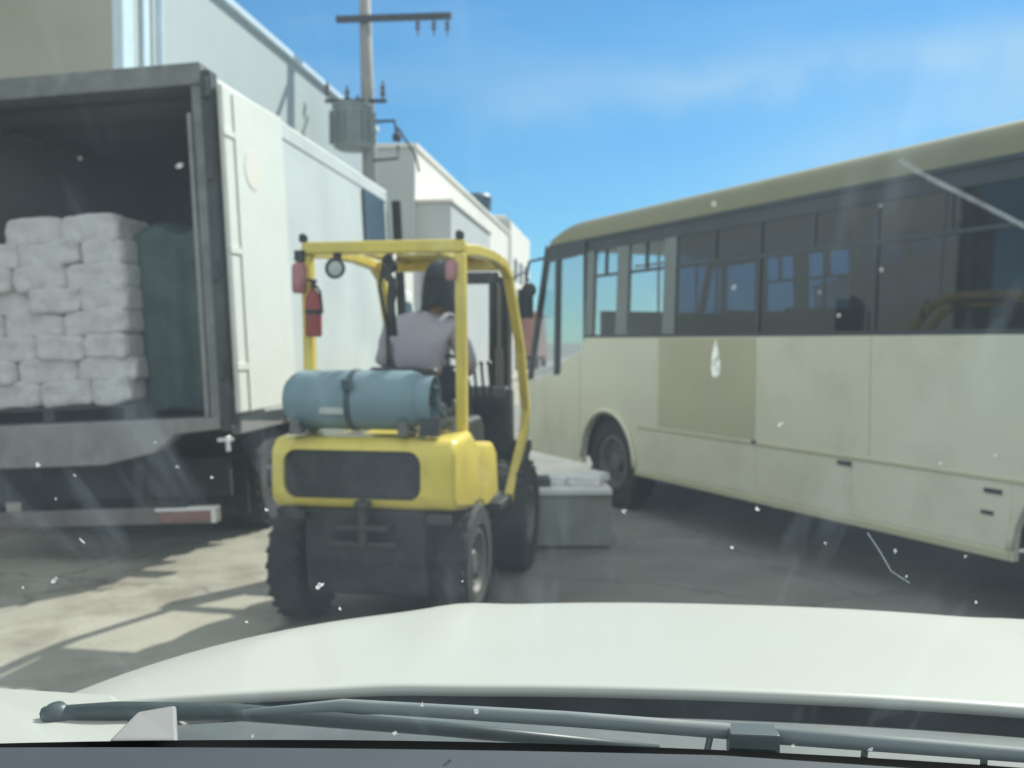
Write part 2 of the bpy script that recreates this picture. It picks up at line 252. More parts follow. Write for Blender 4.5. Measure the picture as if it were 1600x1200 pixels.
# ------------------------------------------------------------------ mesh building
class MB:
    def __init__(s): s.bm = bmesh.new()
    def box(s, c, size, rot=None):
        ret = bmesh.ops.create_cube(s.bm, size=1.0)
        mtx = Matrix.Translation(Vector(c)) @ (rot.to_4x4() if rot else Matrix.Identity(4)) @ Matrix.Diagonal((*size, 1))
        bmesh.ops.transform(s.bm, matrix=mtx, verts=ret['verts']); return s
    def box2(s, a, b):
        a = Vector(a); b = Vector(b)
        return s.box((a + b) / 2, [abs(q) for q in (b - a)])
    def hexa(s, pts):           # 8 points: bottom ring then top ring
        v = [s.bm.verts.new(p) for p in pts]
        for f in ((3, 2, 1, 0), (4, 5, 6, 7), (0, 1, 5, 4), (1, 2, 6, 5), (2, 3, 7, 6), (3, 0, 4, 7)):
            s.bm.faces.new([v[i] for i in f])
        return s
    def cyl(s, p0, p1, r0, r1=None, seg=16, cap=True):
        r1 = r0 if r1 is None else r1
        p0 = Vector(p0); p1 = Vector(p1); d = (p1 - p0)
        q = d.to_track_quat('Z', 'Y').to_matrix()
        rings = []
        for p, r in ((p0, r0), (p1, r1)):
            rings.append([s.bm.verts.new(p + q @ Vector((r * math.cos(2 * math.pi * i / seg), r * math.sin(2 * math.pi * i / seg), 0))) for i in range(seg)])
        for i in range(seg):
            j = (i + 1) % seg
            s.bm.faces.new((rings[0][i], rings[0][j], rings[1][j], rings[1][i]))
        if cap:
            s.bm.faces.new(rings[0][::-1]); s.bm.faces.new(rings[1])
        return s
    def lathe(s, p0, axis, prof, seg=24):   # prof: (distance along axis, radius)
        p0 = Vector(p0); q = Vector(axis).normalized().to_track_quat('Z', 'Y').to_matrix()
        rings = []
        for (h, r) in prof:
            if r < 1e-5: rings.append([s.bm.verts.new(p0 + q @ Vector((0, 0, h)))])
            else: rings.append([s.bm.verts.new(p0 + q @ Vector((r * math.cos(2 * math.pi * i / seg), r * math.sin(2 * math.pi * i / seg), h))) for i in range(seg)])
        for a, b in zip(rings, rings[1:]):
            for i in range(seg):
                j = (i + 1) % seg
                if len(a) == 1 and len(b) == 1: continue
                if len(a) == 1: s.bm.faces.new((a[0], b[j], b[i]))
                elif len(b) == 1: s.bm.faces.new((a[i], a[j], b[0]))
                else: s.bm.faces.new((a[i], a[j], b[j], b[i]))
        return s
    def tube(s, path, r, seg=10, rs=None):
        path = [Vector(p) for p in path]; rings = []
        up = Vector((0.3, 0.2, 0.93)).normalized()
        for k, p in enumerate(path):
            d = (path[min(k + 1, len(path) - 1)] - path[max(k - 1, 0)]).normalized()
            a = d.cross(up)
            if a.length < 0.1: a = d.cross(Vector((1, 0, 0)))
            a.normalize(); b = d.cross(a)
            rr = rs[k] if rs else r
            rings.append([s.bm.verts.new(p + a * rr * math.cos(2 * math.pi * i / seg) + b * rr * math.sin(2 * math.pi * i / seg)) for i in range(seg)])
        for A, B in zip(rings, rings[1:]):
            for i in range(seg):
                j = (i + 1) % seg; s.bm.faces.new((A[i], A[j], B[j], B[i]))
        s.bm.faces.new(rings[0][::-1]); s.bm.faces.new(rings[-1]); return s
    def prism(s, poly, axis, a, b):     # poly in the other two axes, extruded along axis from a to b
        def P(u, v, t):
            if axis == 'x': return (t, u, v)
            if axis == 'y': return (u, t, v)
            return (u, v, t)
        v0 = [s.bm.verts.new(P(u, v, a)) for u, v in poly]; v1 = [s.bm.verts.new(P(u, v, b)) for u, v in poly]
        n = len(poly)
        for i in range(n):
            j = (i + 1) % n; s.bm.faces.new((v0[i], v0[j], v1[j], v1[i]))
        s.bm.faces.new(v0[::-1]); s.bm.faces.new(v1); return s
    def grid(s, f, nu, nv):
        V = [[s.bm.verts.new(f(i / nu, j / nv)) for j in range(nv + 1)] for i in range(nu + 1)]
        for i in range(nu):
            for j in range(nv):
                s.bm.faces.new((V[i][j], V[i + 1][j], V[i + 1][j + 1], V[i][j + 1]))
        return s
    def build(s, name, m, parent=None, bevel=0.0, smooth=False, seg=2):
        bmesh.ops.recalc_face_normals(s.bm, faces=s.bm.faces)
        me = bpy.data.meshes.new(name); s.bm.to_mesh(me); s.bm.free()
        me.materials.append(m)
        o = bpy.data.objects.new(name, me); C.objects.link(o)
        if parent: o.parent = parent
        if smooth:
            for p in me.polygons: p.use_smooth = True
        if bevel:
            b = o.modifiers.new('bevel', 'BEVEL'); b.width = bevel; b.segments = seg; b.limit_method = 'ANGLE'; b.angle_limit = R(35)
        return o

def shade_auto(o, ang=40):
    for p in o.data.polygons: p.use_smooth = True
    me = o.data; me.set_sharp_from_angle(angle=R(ang)); return o

def tag(o, label=None, cat=None, group=None, kind=None):
    if label: o['label'] = label
    if cat: o['category'] = cat
    if group: o['group'] = group
    if kind: o['kind'] = kind
    return o

def thing(name, label, cat, loc=(0, 0, 0), rz=0.0, ry=0.0, group=None):
    o = bpy.data.objects.new(name, None); C.objects.link(o)
    o.location = loc; o.rotation_euler = (0, ry, rz); o.empty_display_size = 0.3
    return tag(o, label, cat, group)

def boxes(name, m, parent, lst, bevel=0.0):
    return [MB().box2(a, b).build(name, m, parent, bevel=bevel) for a, b in lst]

def bake(o):        # apply modifiers
    dg = bpy.context.evaluated_depsgraph_get(); dg.update()
    me = bpy.data.meshes.new_from_object(o.evaluated_get(dg))
    o.modifiers.clear(); o.data = me; return o

def cut(o, cutter):
    b = o.modifiers.new('cut', 'BOOLEAN'); b.operation = 'DIFFERENCE'; b.object = cutter; b.solver = 'EXACT'
    bake(o); bpy.data.objects.remove(cutter, do_unlink=True); return o

def skin_body(name, m, parent, chain, edges, root=0, sub=2):
    me = bpy.data.meshes.new(name)
    me.from_pydata([c[0] for c in chain], edges, [])
    o = bpy.data.objects.new(name, me); C.objects.link(o); o.parent = parent
    s = o.modifiers.new('skin', 'SKIN')
    if not me.skin_vertices: me.attributes  # layer is made by the modifier
    for i, (p, r) in enumerate(chain):
        rr = r if isinstance(r, tuple) else (r, r)
        me.skin_vertices[0].data[i].radius = rr
        me.skin_vertices[0].data[i].use_root = (i == root)
    s.use_smooth_shade = True
    u = o.modifiers.new('sub', 'SUBSURF'); u.levels = sub; u.render_levels = sub
    bake(o); me2 = o.data; me2.materials.clear(); me2.materials.append(m)
    for p in me2.polygons: p.use_smooth = True
    return o

def wheel(parent, center, r, width, axis=(1, 0, 0), hubr=0.55, hubmat=None, lug=0.012, seg=40):
    ax = Vector(axis).normalized(); c = Vector(center)
    root = thing('wheel', None, None, (0, 0, 0)); root.parent = parent
    h = width / 2
    t = MB().lathe(c - ax * h, ax, [(0.02, r * hubr), (0.0, r * 0.62), (0.0, r * 0.88), (0.03, r * 0.965), (0.06, r), (width - 0.06, r), (width - 0.03, r * 0.965), (width, r * 0.88), (width, r * 0.62), (width - 0.02, r * hubr)], seg)
    # tread lugs
    n = 26
    q = ax.to_track_quat('Z', 'Y').to_matrix()
    for i in range(n):
        a = 2 * math.pi * i / n
        d = q @ Vector((math.cos(a), math.sin(a), 0)); tdir = q @ Vector((-math.sin(a), math.cos(a), 0))
        for sgn in (-1, 1):
            rot = Matrix((tdir, ax, d)).transposed() @ Matrix.Rotation(sgn * 0.35, 3, 'Z')
            t.box(c + d * (r - 0.004) + ax * (sgn * width * 0.24), (r * 0.10, width * 0.44, lug), rot)
    ty = t.build('tyre', M['rubber'], root); shade_auto(ty, 35)
    hm = hubmat or M['hub']
    rim = MB().lathe(c - ax * (h - 0.015), ax, [(0.0, r * hubr * 1.01), (0.0, r * hubr * 0.86), (width * 0.22, r * hubr * 0.78), (width * 0.26, r * 0.22), (width * 0.08, r * 0.18), (width * 0.05, 0.0)], seg)
    rim.lathe(c + ax * (h - 0.015), -ax, [(0.0, r * hubr * 1.01), (0.0, r * hubr * 0.86), (width * 0.22, r * hubr * 0.78), (width * 0.26, r * 0.22), (width * 0.08, r * 0.18), (width * 0.05, 0.0)], seg)
    for i in range(8):
        a = 2 * math.pi * i / 8
        d = q @ Vector((math.cos(a), math.sin(a), 0))
        for sg in (-1, 1):
            p = c + d * r * 0.36 + ax * sg * (h - 0.015 - width * 0.24)
            rim.cyl(p, p + ax * sg * 0.035, 0.015, seg=6)
    rm = rim.build('rim', hm, root); shade_auto(rm, 35)
    return root

# ================================================================== SETTING
g = MB()
g.grid(lambda u, v: (-400 + 800 * u, -60 + 1500 * v, 0), 60, 60)
o = g.build('ground', M['asphalt']); tag(o, kind='structure')

# worn pale concrete apron on the left, ragged edge toward the road
edge = []
for k in range(60):
    t = k / 59; y = 4.3 + 40 * t
    x = -1.45 + 0.075 * (y - 6) + 0.22 * math.sin(y * 2.1) * math.exp(-abs(y - 6) / 14) + 0.16 * mnoise.noise(Vector((y * 1.7, 3.1, 0)))
    edge.append((x, y))
bm = MB(); v = [bm.bm.verts.new((x, y, 0.004)) for x, y in edge]
v2 = [bm.bm.verts.new((-14, y - 0.5 * (1 - min(1, i / 4)), 0.004)) for i, (x, y) in enumerate(edge)]
for i in range(len(edge) - 1): bm.bm.faces.new((v[i], v[i + 1], v2[i + 1], v2[i]))
o = bm.build('apron', M['apron']); tag(o, kind='structure')

T = 0.107                                       # street runs slightly to the right of the view axis
ST = math.atan(T)
def wallx(y): return -6.6 + 0.117 * y
WR = -math.atan(0.117)
# pavement strip with kerb at the foot of the buildings
bm = MB(); bm.hexa([(wallx(12) , 12, 0), (wallx(12) + 1.5, 12, 0), (wallx(120) + 1.5, 120, 0), (wallx(120), 120, 0),
                    (wallx(12) , 12, 0.14), (wallx(12) + 1.5, 12, 0.14), (wallx(120) + 1.5, 120, 0.14), (wallx(120), 120, 0.14)])
o = bm.build('pavement', M['paving'], bevel=0.015); tag(o, kind='structure')

# --- street-side buildings: local x = outward from the wall line (towards the road), local y along the street
def along(y): return Vector((wallx(y), y, 0))

# A: long warehouse with a beige end wall and pale side wall
A = thing('warehouse', 'tall pale warehouse with a beige end wall, nearest building behind the open truck', 'building', along(13.0), WR)
LA = 12.57; HA = 7.35
sw = MB().box2((-0.25, 0.0, 0), (0.0, LA, HA))
# shallow wall pilasters
w_ = sw.build('side_wall', M['warehouse'], A, bevel=0.01)
ew = MB().box2((-16, -0.25, 0), (-0.13, -0.003, HA)); ew.build('end_wall', M['beige'], A)
MB().box2((-16, LA, 0), (0.0, LA + 0.2, HA)).build('far_wall', M['grey_wall'], A)
MB().prism([(-16.0, HA + 0.02), (-8, HA + 1.1), (0.02, HA + 0.02), (0.02, HA + 0.10), (-8, HA + 1.18), (-16, HA + 0.1)], 'y', -0.2, LA + 0.1).build('roof', M['roofing'], A)
cp = MB().box2((-0.3, -0.28, HA), (0.09, LA + 0.2, HA + 0.12)); cp.build('coping', M['trim'], A, bevel=0.01)
cr = MB()
cr.box2((-0.128, -0.26, 0), (0.02, 0.02, HA)); cr.box2((0.0, 0.25, 0), (0.05, 0.42, HA)); cr.cyl((0.09, 0.62, 0), (0.09, 0.62, HA), 0.05)
cr.build('corner_trim', M['trim'], A, bevel=0.01)
lm = MB().box2((0.0, 3.05, 5.45), (0.28, 3.2, 5.62)); lm.cyl((0.2, 3.12, 5.6), (0.32, 3.12, 5.3), 0.09, 0.14)
lm.build('wall_lamp', M['truck_steel'], A)

# B: second, whiter building with annex
B = thing('warehouse', 'white flat-roofed building beyond the utility pole, with a grey annex', 'building', along(30.4), WR)
LB = 24.5; HB = 7.9
MB().box2((-14, 0, 0), (0.0, LB, HB)).build('wall', M['white_wall'], B, bevel=0.01)
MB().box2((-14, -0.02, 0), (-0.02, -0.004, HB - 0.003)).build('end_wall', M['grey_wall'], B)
MB().box2((-14.1, -0.1, HB + 0.002), (0.08, LB + 0.02, HB + 0.14)).build('coping', M['white_wall'], B, bevel=0.01)
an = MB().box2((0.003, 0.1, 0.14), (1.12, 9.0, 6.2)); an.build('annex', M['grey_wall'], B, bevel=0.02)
MB().box2((0.003, 0.0, 6.203), (1.2, 9.1, 6.3)).build('annex_roof', M['white_wall'], B, bevel=0.01)
boxes('window', M['dark_open'], B, [((0.0, 11 + k * 3.2, 3.6), (0.03, 12.4 + k * 3.2, 4.8)) for k in range(4)])
# roof tank on B
rt = thing('roof_tank', 'dark blue water tank standing on the roof of the white building', 'water tank', along(49) + Vector((-0.9, 0, HB + 0.14)), WR)
MB().lathe((0, 0, 0.35), (0, 0, 1), [(0, 0.0), (0, 0.62), (0.08, 0.7), (0.75, 0.74), (0.9, 0.6), (0.98, 0.0)], 24).build('tank_body', M['rooftank'], rt, smooth=False)
boxes('leg', M['truck_steel'], rt, [((sx - 0.05, sy - 0.05, 0), (sx + 0.05, sy + 0.05, 0.4)) for sx in (-0.5, 0.5) for sy in (-0.5, 0.5)])
# C far building
Cb = thing('far_building', 'tall pale building with a rounded parapet at the far end of the street', 'building', along(56), WR)
MB().prism([(-9, 0), (0, 0), (0, 8.8), (-0.4, 9.2), (-9, 9.2)], 'y', 0, 11).build('wall', M['white_wall'], Cb, bevel=0.05)
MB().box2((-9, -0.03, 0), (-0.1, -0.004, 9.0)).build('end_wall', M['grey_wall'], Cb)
boxes('window', M['dark_open'], Cb, [((0.0, 1.5 + k * 3, z), (0.03, 3 + k * 3, z + 1.3)) for k in range(3) for z in (2.5, 5.5)])
# low white boundary wall between A and B
lw = MB().box2((0, 0, 0.14), (0.2, 4.3, 4.4)); lw.box2((-0.03, -0.002, 4.402), (0.23, 4.3, 4.5))
o = lw.build('boundary_wall', M['white_wall'], None, bevel=0.01); o.location = along(25.9) + Vector((0, 0, 0)); o.rotation_euler = (0, 0, WR)
tag(o, 'low white boundary wall joining the two pale street buildings', 'wall')

# right side of the street, seen only through the bus windows
D = thing('warehouse', 'grey low building seen through the bus windows on the right side of the street', 'building', (13.5, 12, 0), WR)
MB().box2((0, -14, 0), (12, 50, 5.2)).build('wall', M['grey_wall'], D, bevel=0.02)
MB().box2((-0.15, -14.1, 5.203), (12.1, 50.1, 5.4)).build('coping', M['roofing'], D)
boxes('shutter', M['sill'], D, [((-0.03, -10 + k * 5, 0.0), (0.0, -7 + k * 5, 3.6)) for k in range(9)])

# --- utility pole
P = thing('utility_pole', 'leaning concrete utility pole with a transformer and a timber crossarm beside the pale warehouse', 'utility pole', (-2.93, 20.6, 0.14))
def pp(z): return Vector((-0.20 * z / 9.0 + 0.02, 0, z))
MB().tube([pp(0), pp(3), pp(6), pp(9.6)], 0.1, 14, [0.19, 0.175, 0.15, 0.115]).build('pole', M['concrete_pole'], P, smooth=True)
ca = MB(); z = 8.44; c0 = pp(z)
ca.box((c0.x + 0.62, -0.17, z + 0.02), (2.42, 0.10, 0.13), Matrix.Rotation(R(-1.8), 3, 'Y'))
ca.build('crossarm', M['pole_steel'], P, bevel=0.008)
for dx in (1.12, 1.46, 1.62 + 0.12):
    zz = z + 0.02 + (dx - 0.0) * 0.03
    i_ = MB().lathe((c0.x + dx, -0.17, z + 0.0), (0, 0, -1), [(0, 0.018), (0.08, 0.018), (0.08, 0.05), (0.13, 0.05), (0.13, 0.02), (0.18, 0.02), (0.18, 0.05), (0.23, 0.05), (0.24, 0.018), (0.36, 0.012)], 10)
    i_.build('insulator', M['ceramic'], P)
# transformer
tr = MB(); tc_ = pp(6.65) + Vector((-0.30, -0.18, -0.95))
tr.lathe(tc_, (0, 0, 1), [(0, 0), (0, 0.30), (0.04, 0.37), (0.06, 0.40), (0.86, 0.40), (0.88, 0.43), (0.94, 0.43), (0.97, 0.30), (1.0, 0)], 28)
for i in range(14):
    a = 2 * math.pi * i / 14
    tr.box(tc_ + Vector((0.44 * math.cos(a), 0.44 * math.sin(a), 0.46)), (0.10, 0.02, 0.66), Matrix.Rotation(a, 3, 'Z'))
o = tr.build('transformer', M['transformer'], P); shade_auto(o, 35)
for (dx, dz, h) in ((-0.84, 0.62 + 0.48, 0.30), (-0.42, 0.5 + 0.42, 0.40), (-0.2, 0.45 + 0.42, 0.26), (0.33, 0.55 + 0.45, 0.42)):
    b0 = pp(6.0) + Vector((dx, -0.2, dz - 0.28))
    MB().lathe(b0, (0, 0, 1), [(0, 0.03), (h * 0.3, 0.03), (h * 0.3, 0.06), (h * 0.45, 0.055), (h * 0.45, 0.03), (h * 0.6, 0.03), (h * 0.6, 0.055), (h * 0.75, 0.05), (h * 0.78, 0.025), (h, 0.02)], 10).build('bushing', M['ceramic'], P)
sb = MB(); q0 = pp(6.0)
sb.box(q0 + Vector((-0.25, -0.1, 0.75)), (1.3, 0.07, 0.07)); sb.build('small_crossarm', M['pole_steel'], P)
br = MB(); q1 = pp(5.6)
br.tube([q1 + Vector((0.05, -0.1, -0.1)), q1 + Vector((0.62, -0.1, -0.05)), q1 + Vector((0.62, -0.1, 0.22))], 0.03, 8)
br.tube([q1 + Vector((0.15, -0.1, 0.72)), q1 + Vector((0.55, -0.1, 0.74)), q1 + Vector((0.6, -0.1, 0.45))], 0.035, 8)
br.lathe(q1 + Vector((0.6, -0.1, 0.3)), (0, 0, 1), [(0, 0.03), (0.02, 0.09), (0.1, 0.1), (0.16, 0.08), (0.2, 0.02)], 12)
br.tube([q1 + Vector((0.62, -0.1, 0.6)), q1 + Vector((0.95, 0.3, 0.1)), q1 + Vector((1.0, 0.6, -0.2))], 0.025, 8)
br.build('fuse_bracket', M['pole_steel'], P)
# --- red vehicle far down the road
rv = thing('red_lorry', 'faded red lorry far down the road between the forklift and the bus', 'lorry', (0.75, 62, 0), -ST)
MB().prism([(-3.0, 0.9), (3.6, 0.9), (3.6, 3.7), (-3.0, 3.7)], 'x', -1.15, 1.15).build('cargo_box', M['red_truck'], rv, bevel=0.05)
MB().prism([(3.8, 0.6), (5.6, 0.6), (5.6, 1.8), (5.2, 2.7), (3.8, 2.8)], 'x', -1.1, 1.1).build('cab', M['red_truck'], rv, bevel=0.08)
MB().box2((-1.0, -3.1, 0.75), (1.0, -3.0, 0.88)).build('bumper', M['truck_under'], rv)
for sx in (-0.95, 0.95):
    for sy in (-1.6, 4.6): wheel(rv, (sx, sy, 0.48), 0.48, 0.3, seg=16)

# ================================================================== BOX TRUCK ON THE LEFT
# local: x right, y forward, origin under the rear right corner; the box leans a little
TX, TY = -2.37, 7.8
truck = thing('box_truck', 'white box truck with open rear doors, its dark cargo bay stacked with white sacks', 'truck', (TX + 0.055, TY, 0), -ST, R(-2.8))
FZ = 1.20; TZ = 4.00; WB = 2.5; LBX = 6.3
MB().box2((-WB + 0.08, 0.05, FZ - 0.05), (-0.08, LBX, FZ)).build('floor', M['truck_dark'], truck)
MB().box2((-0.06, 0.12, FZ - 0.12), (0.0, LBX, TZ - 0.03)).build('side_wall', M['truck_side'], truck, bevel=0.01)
MB().box2((-WB, 0.12, FZ - 0.12), (-WB + 0.06, LBX, TZ - 0.03)).build('side_wall', M['truck_white'], truck, bevel=0.01)
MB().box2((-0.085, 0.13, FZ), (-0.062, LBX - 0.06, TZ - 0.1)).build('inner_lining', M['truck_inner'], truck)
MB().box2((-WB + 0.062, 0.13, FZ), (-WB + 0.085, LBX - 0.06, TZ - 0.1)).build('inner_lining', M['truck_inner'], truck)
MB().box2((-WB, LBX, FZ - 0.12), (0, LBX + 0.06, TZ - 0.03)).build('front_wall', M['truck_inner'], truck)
rf = MB().box2((-WB, 0.1, TZ - 0.028), (0, LBX + 0.06, TZ + 0.02)); rf.build('roof', M['truck_white'], truck, bevel=0.01)
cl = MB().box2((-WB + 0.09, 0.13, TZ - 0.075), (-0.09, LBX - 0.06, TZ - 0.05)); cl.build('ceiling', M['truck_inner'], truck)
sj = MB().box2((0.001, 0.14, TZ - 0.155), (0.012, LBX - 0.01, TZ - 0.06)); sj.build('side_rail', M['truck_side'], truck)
boxes('roof_bow', M['truck_dark'], truck, [((-WB + 0.09, 0.4 + k * 0.65, TZ - 0.11), (-0.09, 0.45 + k * 0.65, TZ - 0.077)) for k in range(9)])
boxes('tie_rail', M['truck_dark'], truck, [((-0.11, 0.15, zz), (-0.087, LBX - 0.07, zz + 0.09)) for zz in (1.9, 2.6, 3.3)])
fr = MB()
fr.box2((-WB, -0.04, TZ - 0.13), (0.02, 0.12, TZ + 0.05))          # header
fr.box2((-0.075, -0.035, FZ - 0.1), (0.015, 0.11, TZ - 0.133)); fr.box2((-WB, -0.035, FZ - 0.1), (-WB + 0.09, 0.11, TZ - 0.133))
fr.build('rear_frame', M['truck_steel'], truck, bevel=0.012)
ps = MB().box2((0.018, -0.05, FZ - 0.12), (0.10, 0.10, TZ - 0.02))
for zz in (1.5, 2.3, 3.1, 3.75): ps.cyl((0.06, -0.07, zz), (0.06, -0.07, zz + 0.16), 0.03, seg=10)
ps.build('hinge_post', M['truck_dark'], truck, bevel=0.012)
st = MB().box2((-0.115, -0.05, FZ), (-0.077, -0.036, TZ - 0.35)); st.build('frame_trim', M['sill'], truck, bevel=0.006)
# right door swung open against the side, slightly splayed
dr = MB().box2((0.0, 0.0, 0.0), (0.05, 1.22, 2.66))
door = dr.build('door', M['truck_white'], truck, bevel=0.012); door.location = (0.115, 0.02, FZ + 0.02); door.rotation_euler = (0, 0, R(-3.0))
dd = MB().box2((0.052, 0.17, 0.0), (0.064, 0.195, 2.62)); dd.build('locking_bar', M['truck_white'], door, bevel=0.004)
dk = MB().lathe((0.052, 0.52, 2.05), (1, 0, 0), [(0, 0.17), (0.003, 0.17), (0.004, 0.0)], 26)
dk.build('faded_sticker', M['white_wall'], door)
boxes('hinge', M['truck_white'], door, [((0.052, -0.02, zz), (0.062, 0.2, zz + 0.05)) for zz in (0.35, 1.3, 2.25)])
# left door, open on the other side
dl = MB().box2((-0.05, 0.0, 0.0), (0.0, 1.22, 2.66)).build('door', M['truck_white'], truck, bevel=0.012); dl.location = (-WB - 0.06, 0.02, FZ + 0.02); dl.rotation_euler = (0, 0, R(3))
# sill, tapering at the right
sl = MB().prism([(-WB, FZ - 0.36), (-0.98, FZ - 0.36), (-0.55, FZ - 0.27), (-0.35, FZ - 0.13), (0.02, FZ - 0.10), (0.02, FZ - 0.004), (-WB, FZ - 0.004)], 'y', -0.07, 0.10)
sl.build('rear_sill', M['sill'], truck, bevel=0.012)
se = MB().box2((-WB, -0.075, FZ - 0.06), (0.0, -0.072, FZ - 0.045)); 
sl2 = MB().box2((0.03, 0.12, FZ - 0.16), (0.12, 1.35, FZ - 0.02)); sl2.build('side_sill', M['sill'], truck, bevel=0.01)
lt = MB().box2((0.0, -0.1, FZ - 0.2), (0.13, -0.08, FZ - 0.17)); lt.box2((0.07, -0.1, FZ - 0.28), (0.10, -0.08, FZ - 0.2)); lt.build('door_catch', M['white_tape'], truck, bevel=0.004)
l3 = MB().box2((0.13, 1.18, FZ - 0.14), (0.24, 1.34, FZ - 0.04)); l3.build('marker_bracket', M['white_tape'], truck, bevel=0.008)
# under-run bumper
bz = 0.42
MB().box2((-WB, -0.16, bz - 0.065), (-0.02, -0.06, bz + 0.065)).build('bumper', M['bumper'], truck, bevel=0.012)
rr_ = MB().box2((-0.50, -0.166, bz - 0.045), (-0.065, -0.162, bz + 0.04)); refl = rr_.build('reflector', M['red_refl'], truck)
tp = MB().box2((-0.53, -0.168, bz + 0.042), (-0.022, -0.1615, bz + 0.064)); tp.box2((-0.06, -0.168, bz - 0.06), (-0.022, -0.1615, bz + 0.04)); tp.build('reflector_edge', M['white_tape'], truck)
boxes('bumper_bracket', M['truck_under'], truck, [((x, -0.058, bz - 0.05), (x + 0.08, 0.0, FZ - 0.37)) for x in (-2.0, -0.75)])
# chassis, axles, wheels, mud flaps
ch = MB()
for x in (-1.75, -0.85): ch.box2((x, 0.1, 0.72), (x + 0.1, LBX + 2.0, 0.95))
for k in range(7): ch.box2((-2.4, 0.5 + k * 0.9, 0.96), (-0.1, 0.6 + k * 0.9, FZ - 0.055))
ch.cyl((-2.2, 1.6, 0.5), (-0.3, 1.6, 0.5), 0.09); ch.lathe((-1.45, 1.6, 0.5), (1, 0, 0), [(0, 0.08), (0.05, 0.22), (0.3, 0.22), (0.35, 0.08)], 16)
ch.build('chassis', M['truck_under'], truck, bevel=0.01)
for x in (-0.28, -0.62, -1.88, -2.22): wheel(truck, (x, 1.6, 0.5), 0.5, 0.27, hubmat=M['rim_dark'])
for x in (-0.7, -2.35):
    MB().box2((x, 0.85, 0.25), (x + 0.55, 0.87, 0.95)).build('mud_flap', M['rubber'], truck)
MB().box2((-2.42, 2.5, 0.45), (-0.08, 6.2, 0.94)).build('under_light_block', M['truck_under'], truck, bevel=0.02)  # added dark box, blocks the light showing through beneath the truck
MB().box2((-2.46, 0.35, 0.5), (-0.1, 0.40, 0.83)).build('rear_light_block', M['truck_under'], truck)  # added cross plate, also there to block light under the truck
# dark hatch and upright at the front of the box side, cab
MB().box2((0.0135, 4.9, TZ - 0.85), (0.03, 6.05, TZ - 0.17)).build('side_vent', M['dark_open'], truck, bevel=0.005)
MB().cyl((0.10, 6.5, 0.8), (0.10, 6.5, TZ - 0.12), 0.07).build('exhaust_stack', M['truck_under'], truck)
cab = MB().prism([(6.75, 0.6), (8.6, 0.6), (8.65, 1.6), (8.35, 2.65), (6.75, 2.75)], 'x', -2.4, -0.1); cab.build('cab', M['truck_white'], truck, bevel=0.08)
MB().prism([(7.3, 1.65), (8.4, 1.65), (8.15, 2.45), (7.3, 2.5)], 'x', -0.098, -0.09).build('cab_window', M['dark_open'], truck)
for x in (-0.3, -2.2): wheel(truck, (x, 7.9, 0.5), 0.5, 0.27, hubmat=M['rim_dark'])

# --- sacks
def sack_mesh(seed, W=0.56, H=0.235, Dp=0.62):
    bm = bmesh.new(); rnd = random.Random(seed)
    nx, ny, nz = 22, 10, 10
    bmesh.ops.create_cube(bm, size=2.0)
    bmesh.ops.subdivide_edges(bm, edges=bm.edges[:], cuts=15, use_grid_fill=True)
    ph = rnd.random() * 9
    for v_ in bm.verts:
        x, y, z_ = v_.co
        # superellipsoid
        n_ = 12.0; k = (abs(x) ** n_ + abs(y) ** n_ + abs(z_) ** n_) ** (1 / n_); k2 = max(abs(x), abs(y), abs(z_))
        s_ = k2 / k if k > 0 else 1
        x, y, z_ = x * s_, y * s_, z_ * s_
        # flatten toward the seamed ends
        e = max(0, abs(x) - 0.55) / 0.45
        z_ *= (1 - 0.22 * e * e * e)
        wr = 0.11 * math.sin(x * 13 + ph + 2 * math.sin(z_ * 2 + ph)) * (0.25 + e) * abs(math.cos(ph + x))
        nn = mnoise.noise(Vector((x * 1.6 + ph, y * 1.6, z_ * 1.3))) * 0.14 + mnoise.noise(Vector((x * 5 + ph, y * 4, z_ * 3))) * 0.05
        z_ = z_ * (1 + nn * 0.7) + 0.09 * math.sin(x * 2.3 + ph)
        y = y * (1 + nn * 0.35) + (wr if y < 0 else 0) * 0.5
        v_.co = (x * W / 2 * (1 + nn * 0.15), y * Dp / 2, z_ * H / 2)
    # stitched end seam
    me = bpy.data.meshes.new('sack'); bm.to_mesh(me); bm.free()
    me.materials.append(M['sack'])
    for p in me.polygons: p.use_smooth = True
    return me
SM = [sack_mesh(i) for i in range(7)]
truck_mtx = Matrix.Translation(truck.location) @ truck.rotation_euler.to_matrix().to_4x4()
words = ['', 'first', 'second', 'third', 'fourth', 'fifth', 'sixth', 'seventh', 'eighth']
RX = -0.82          # right edge of the stack in truck coordinates
rows = 8
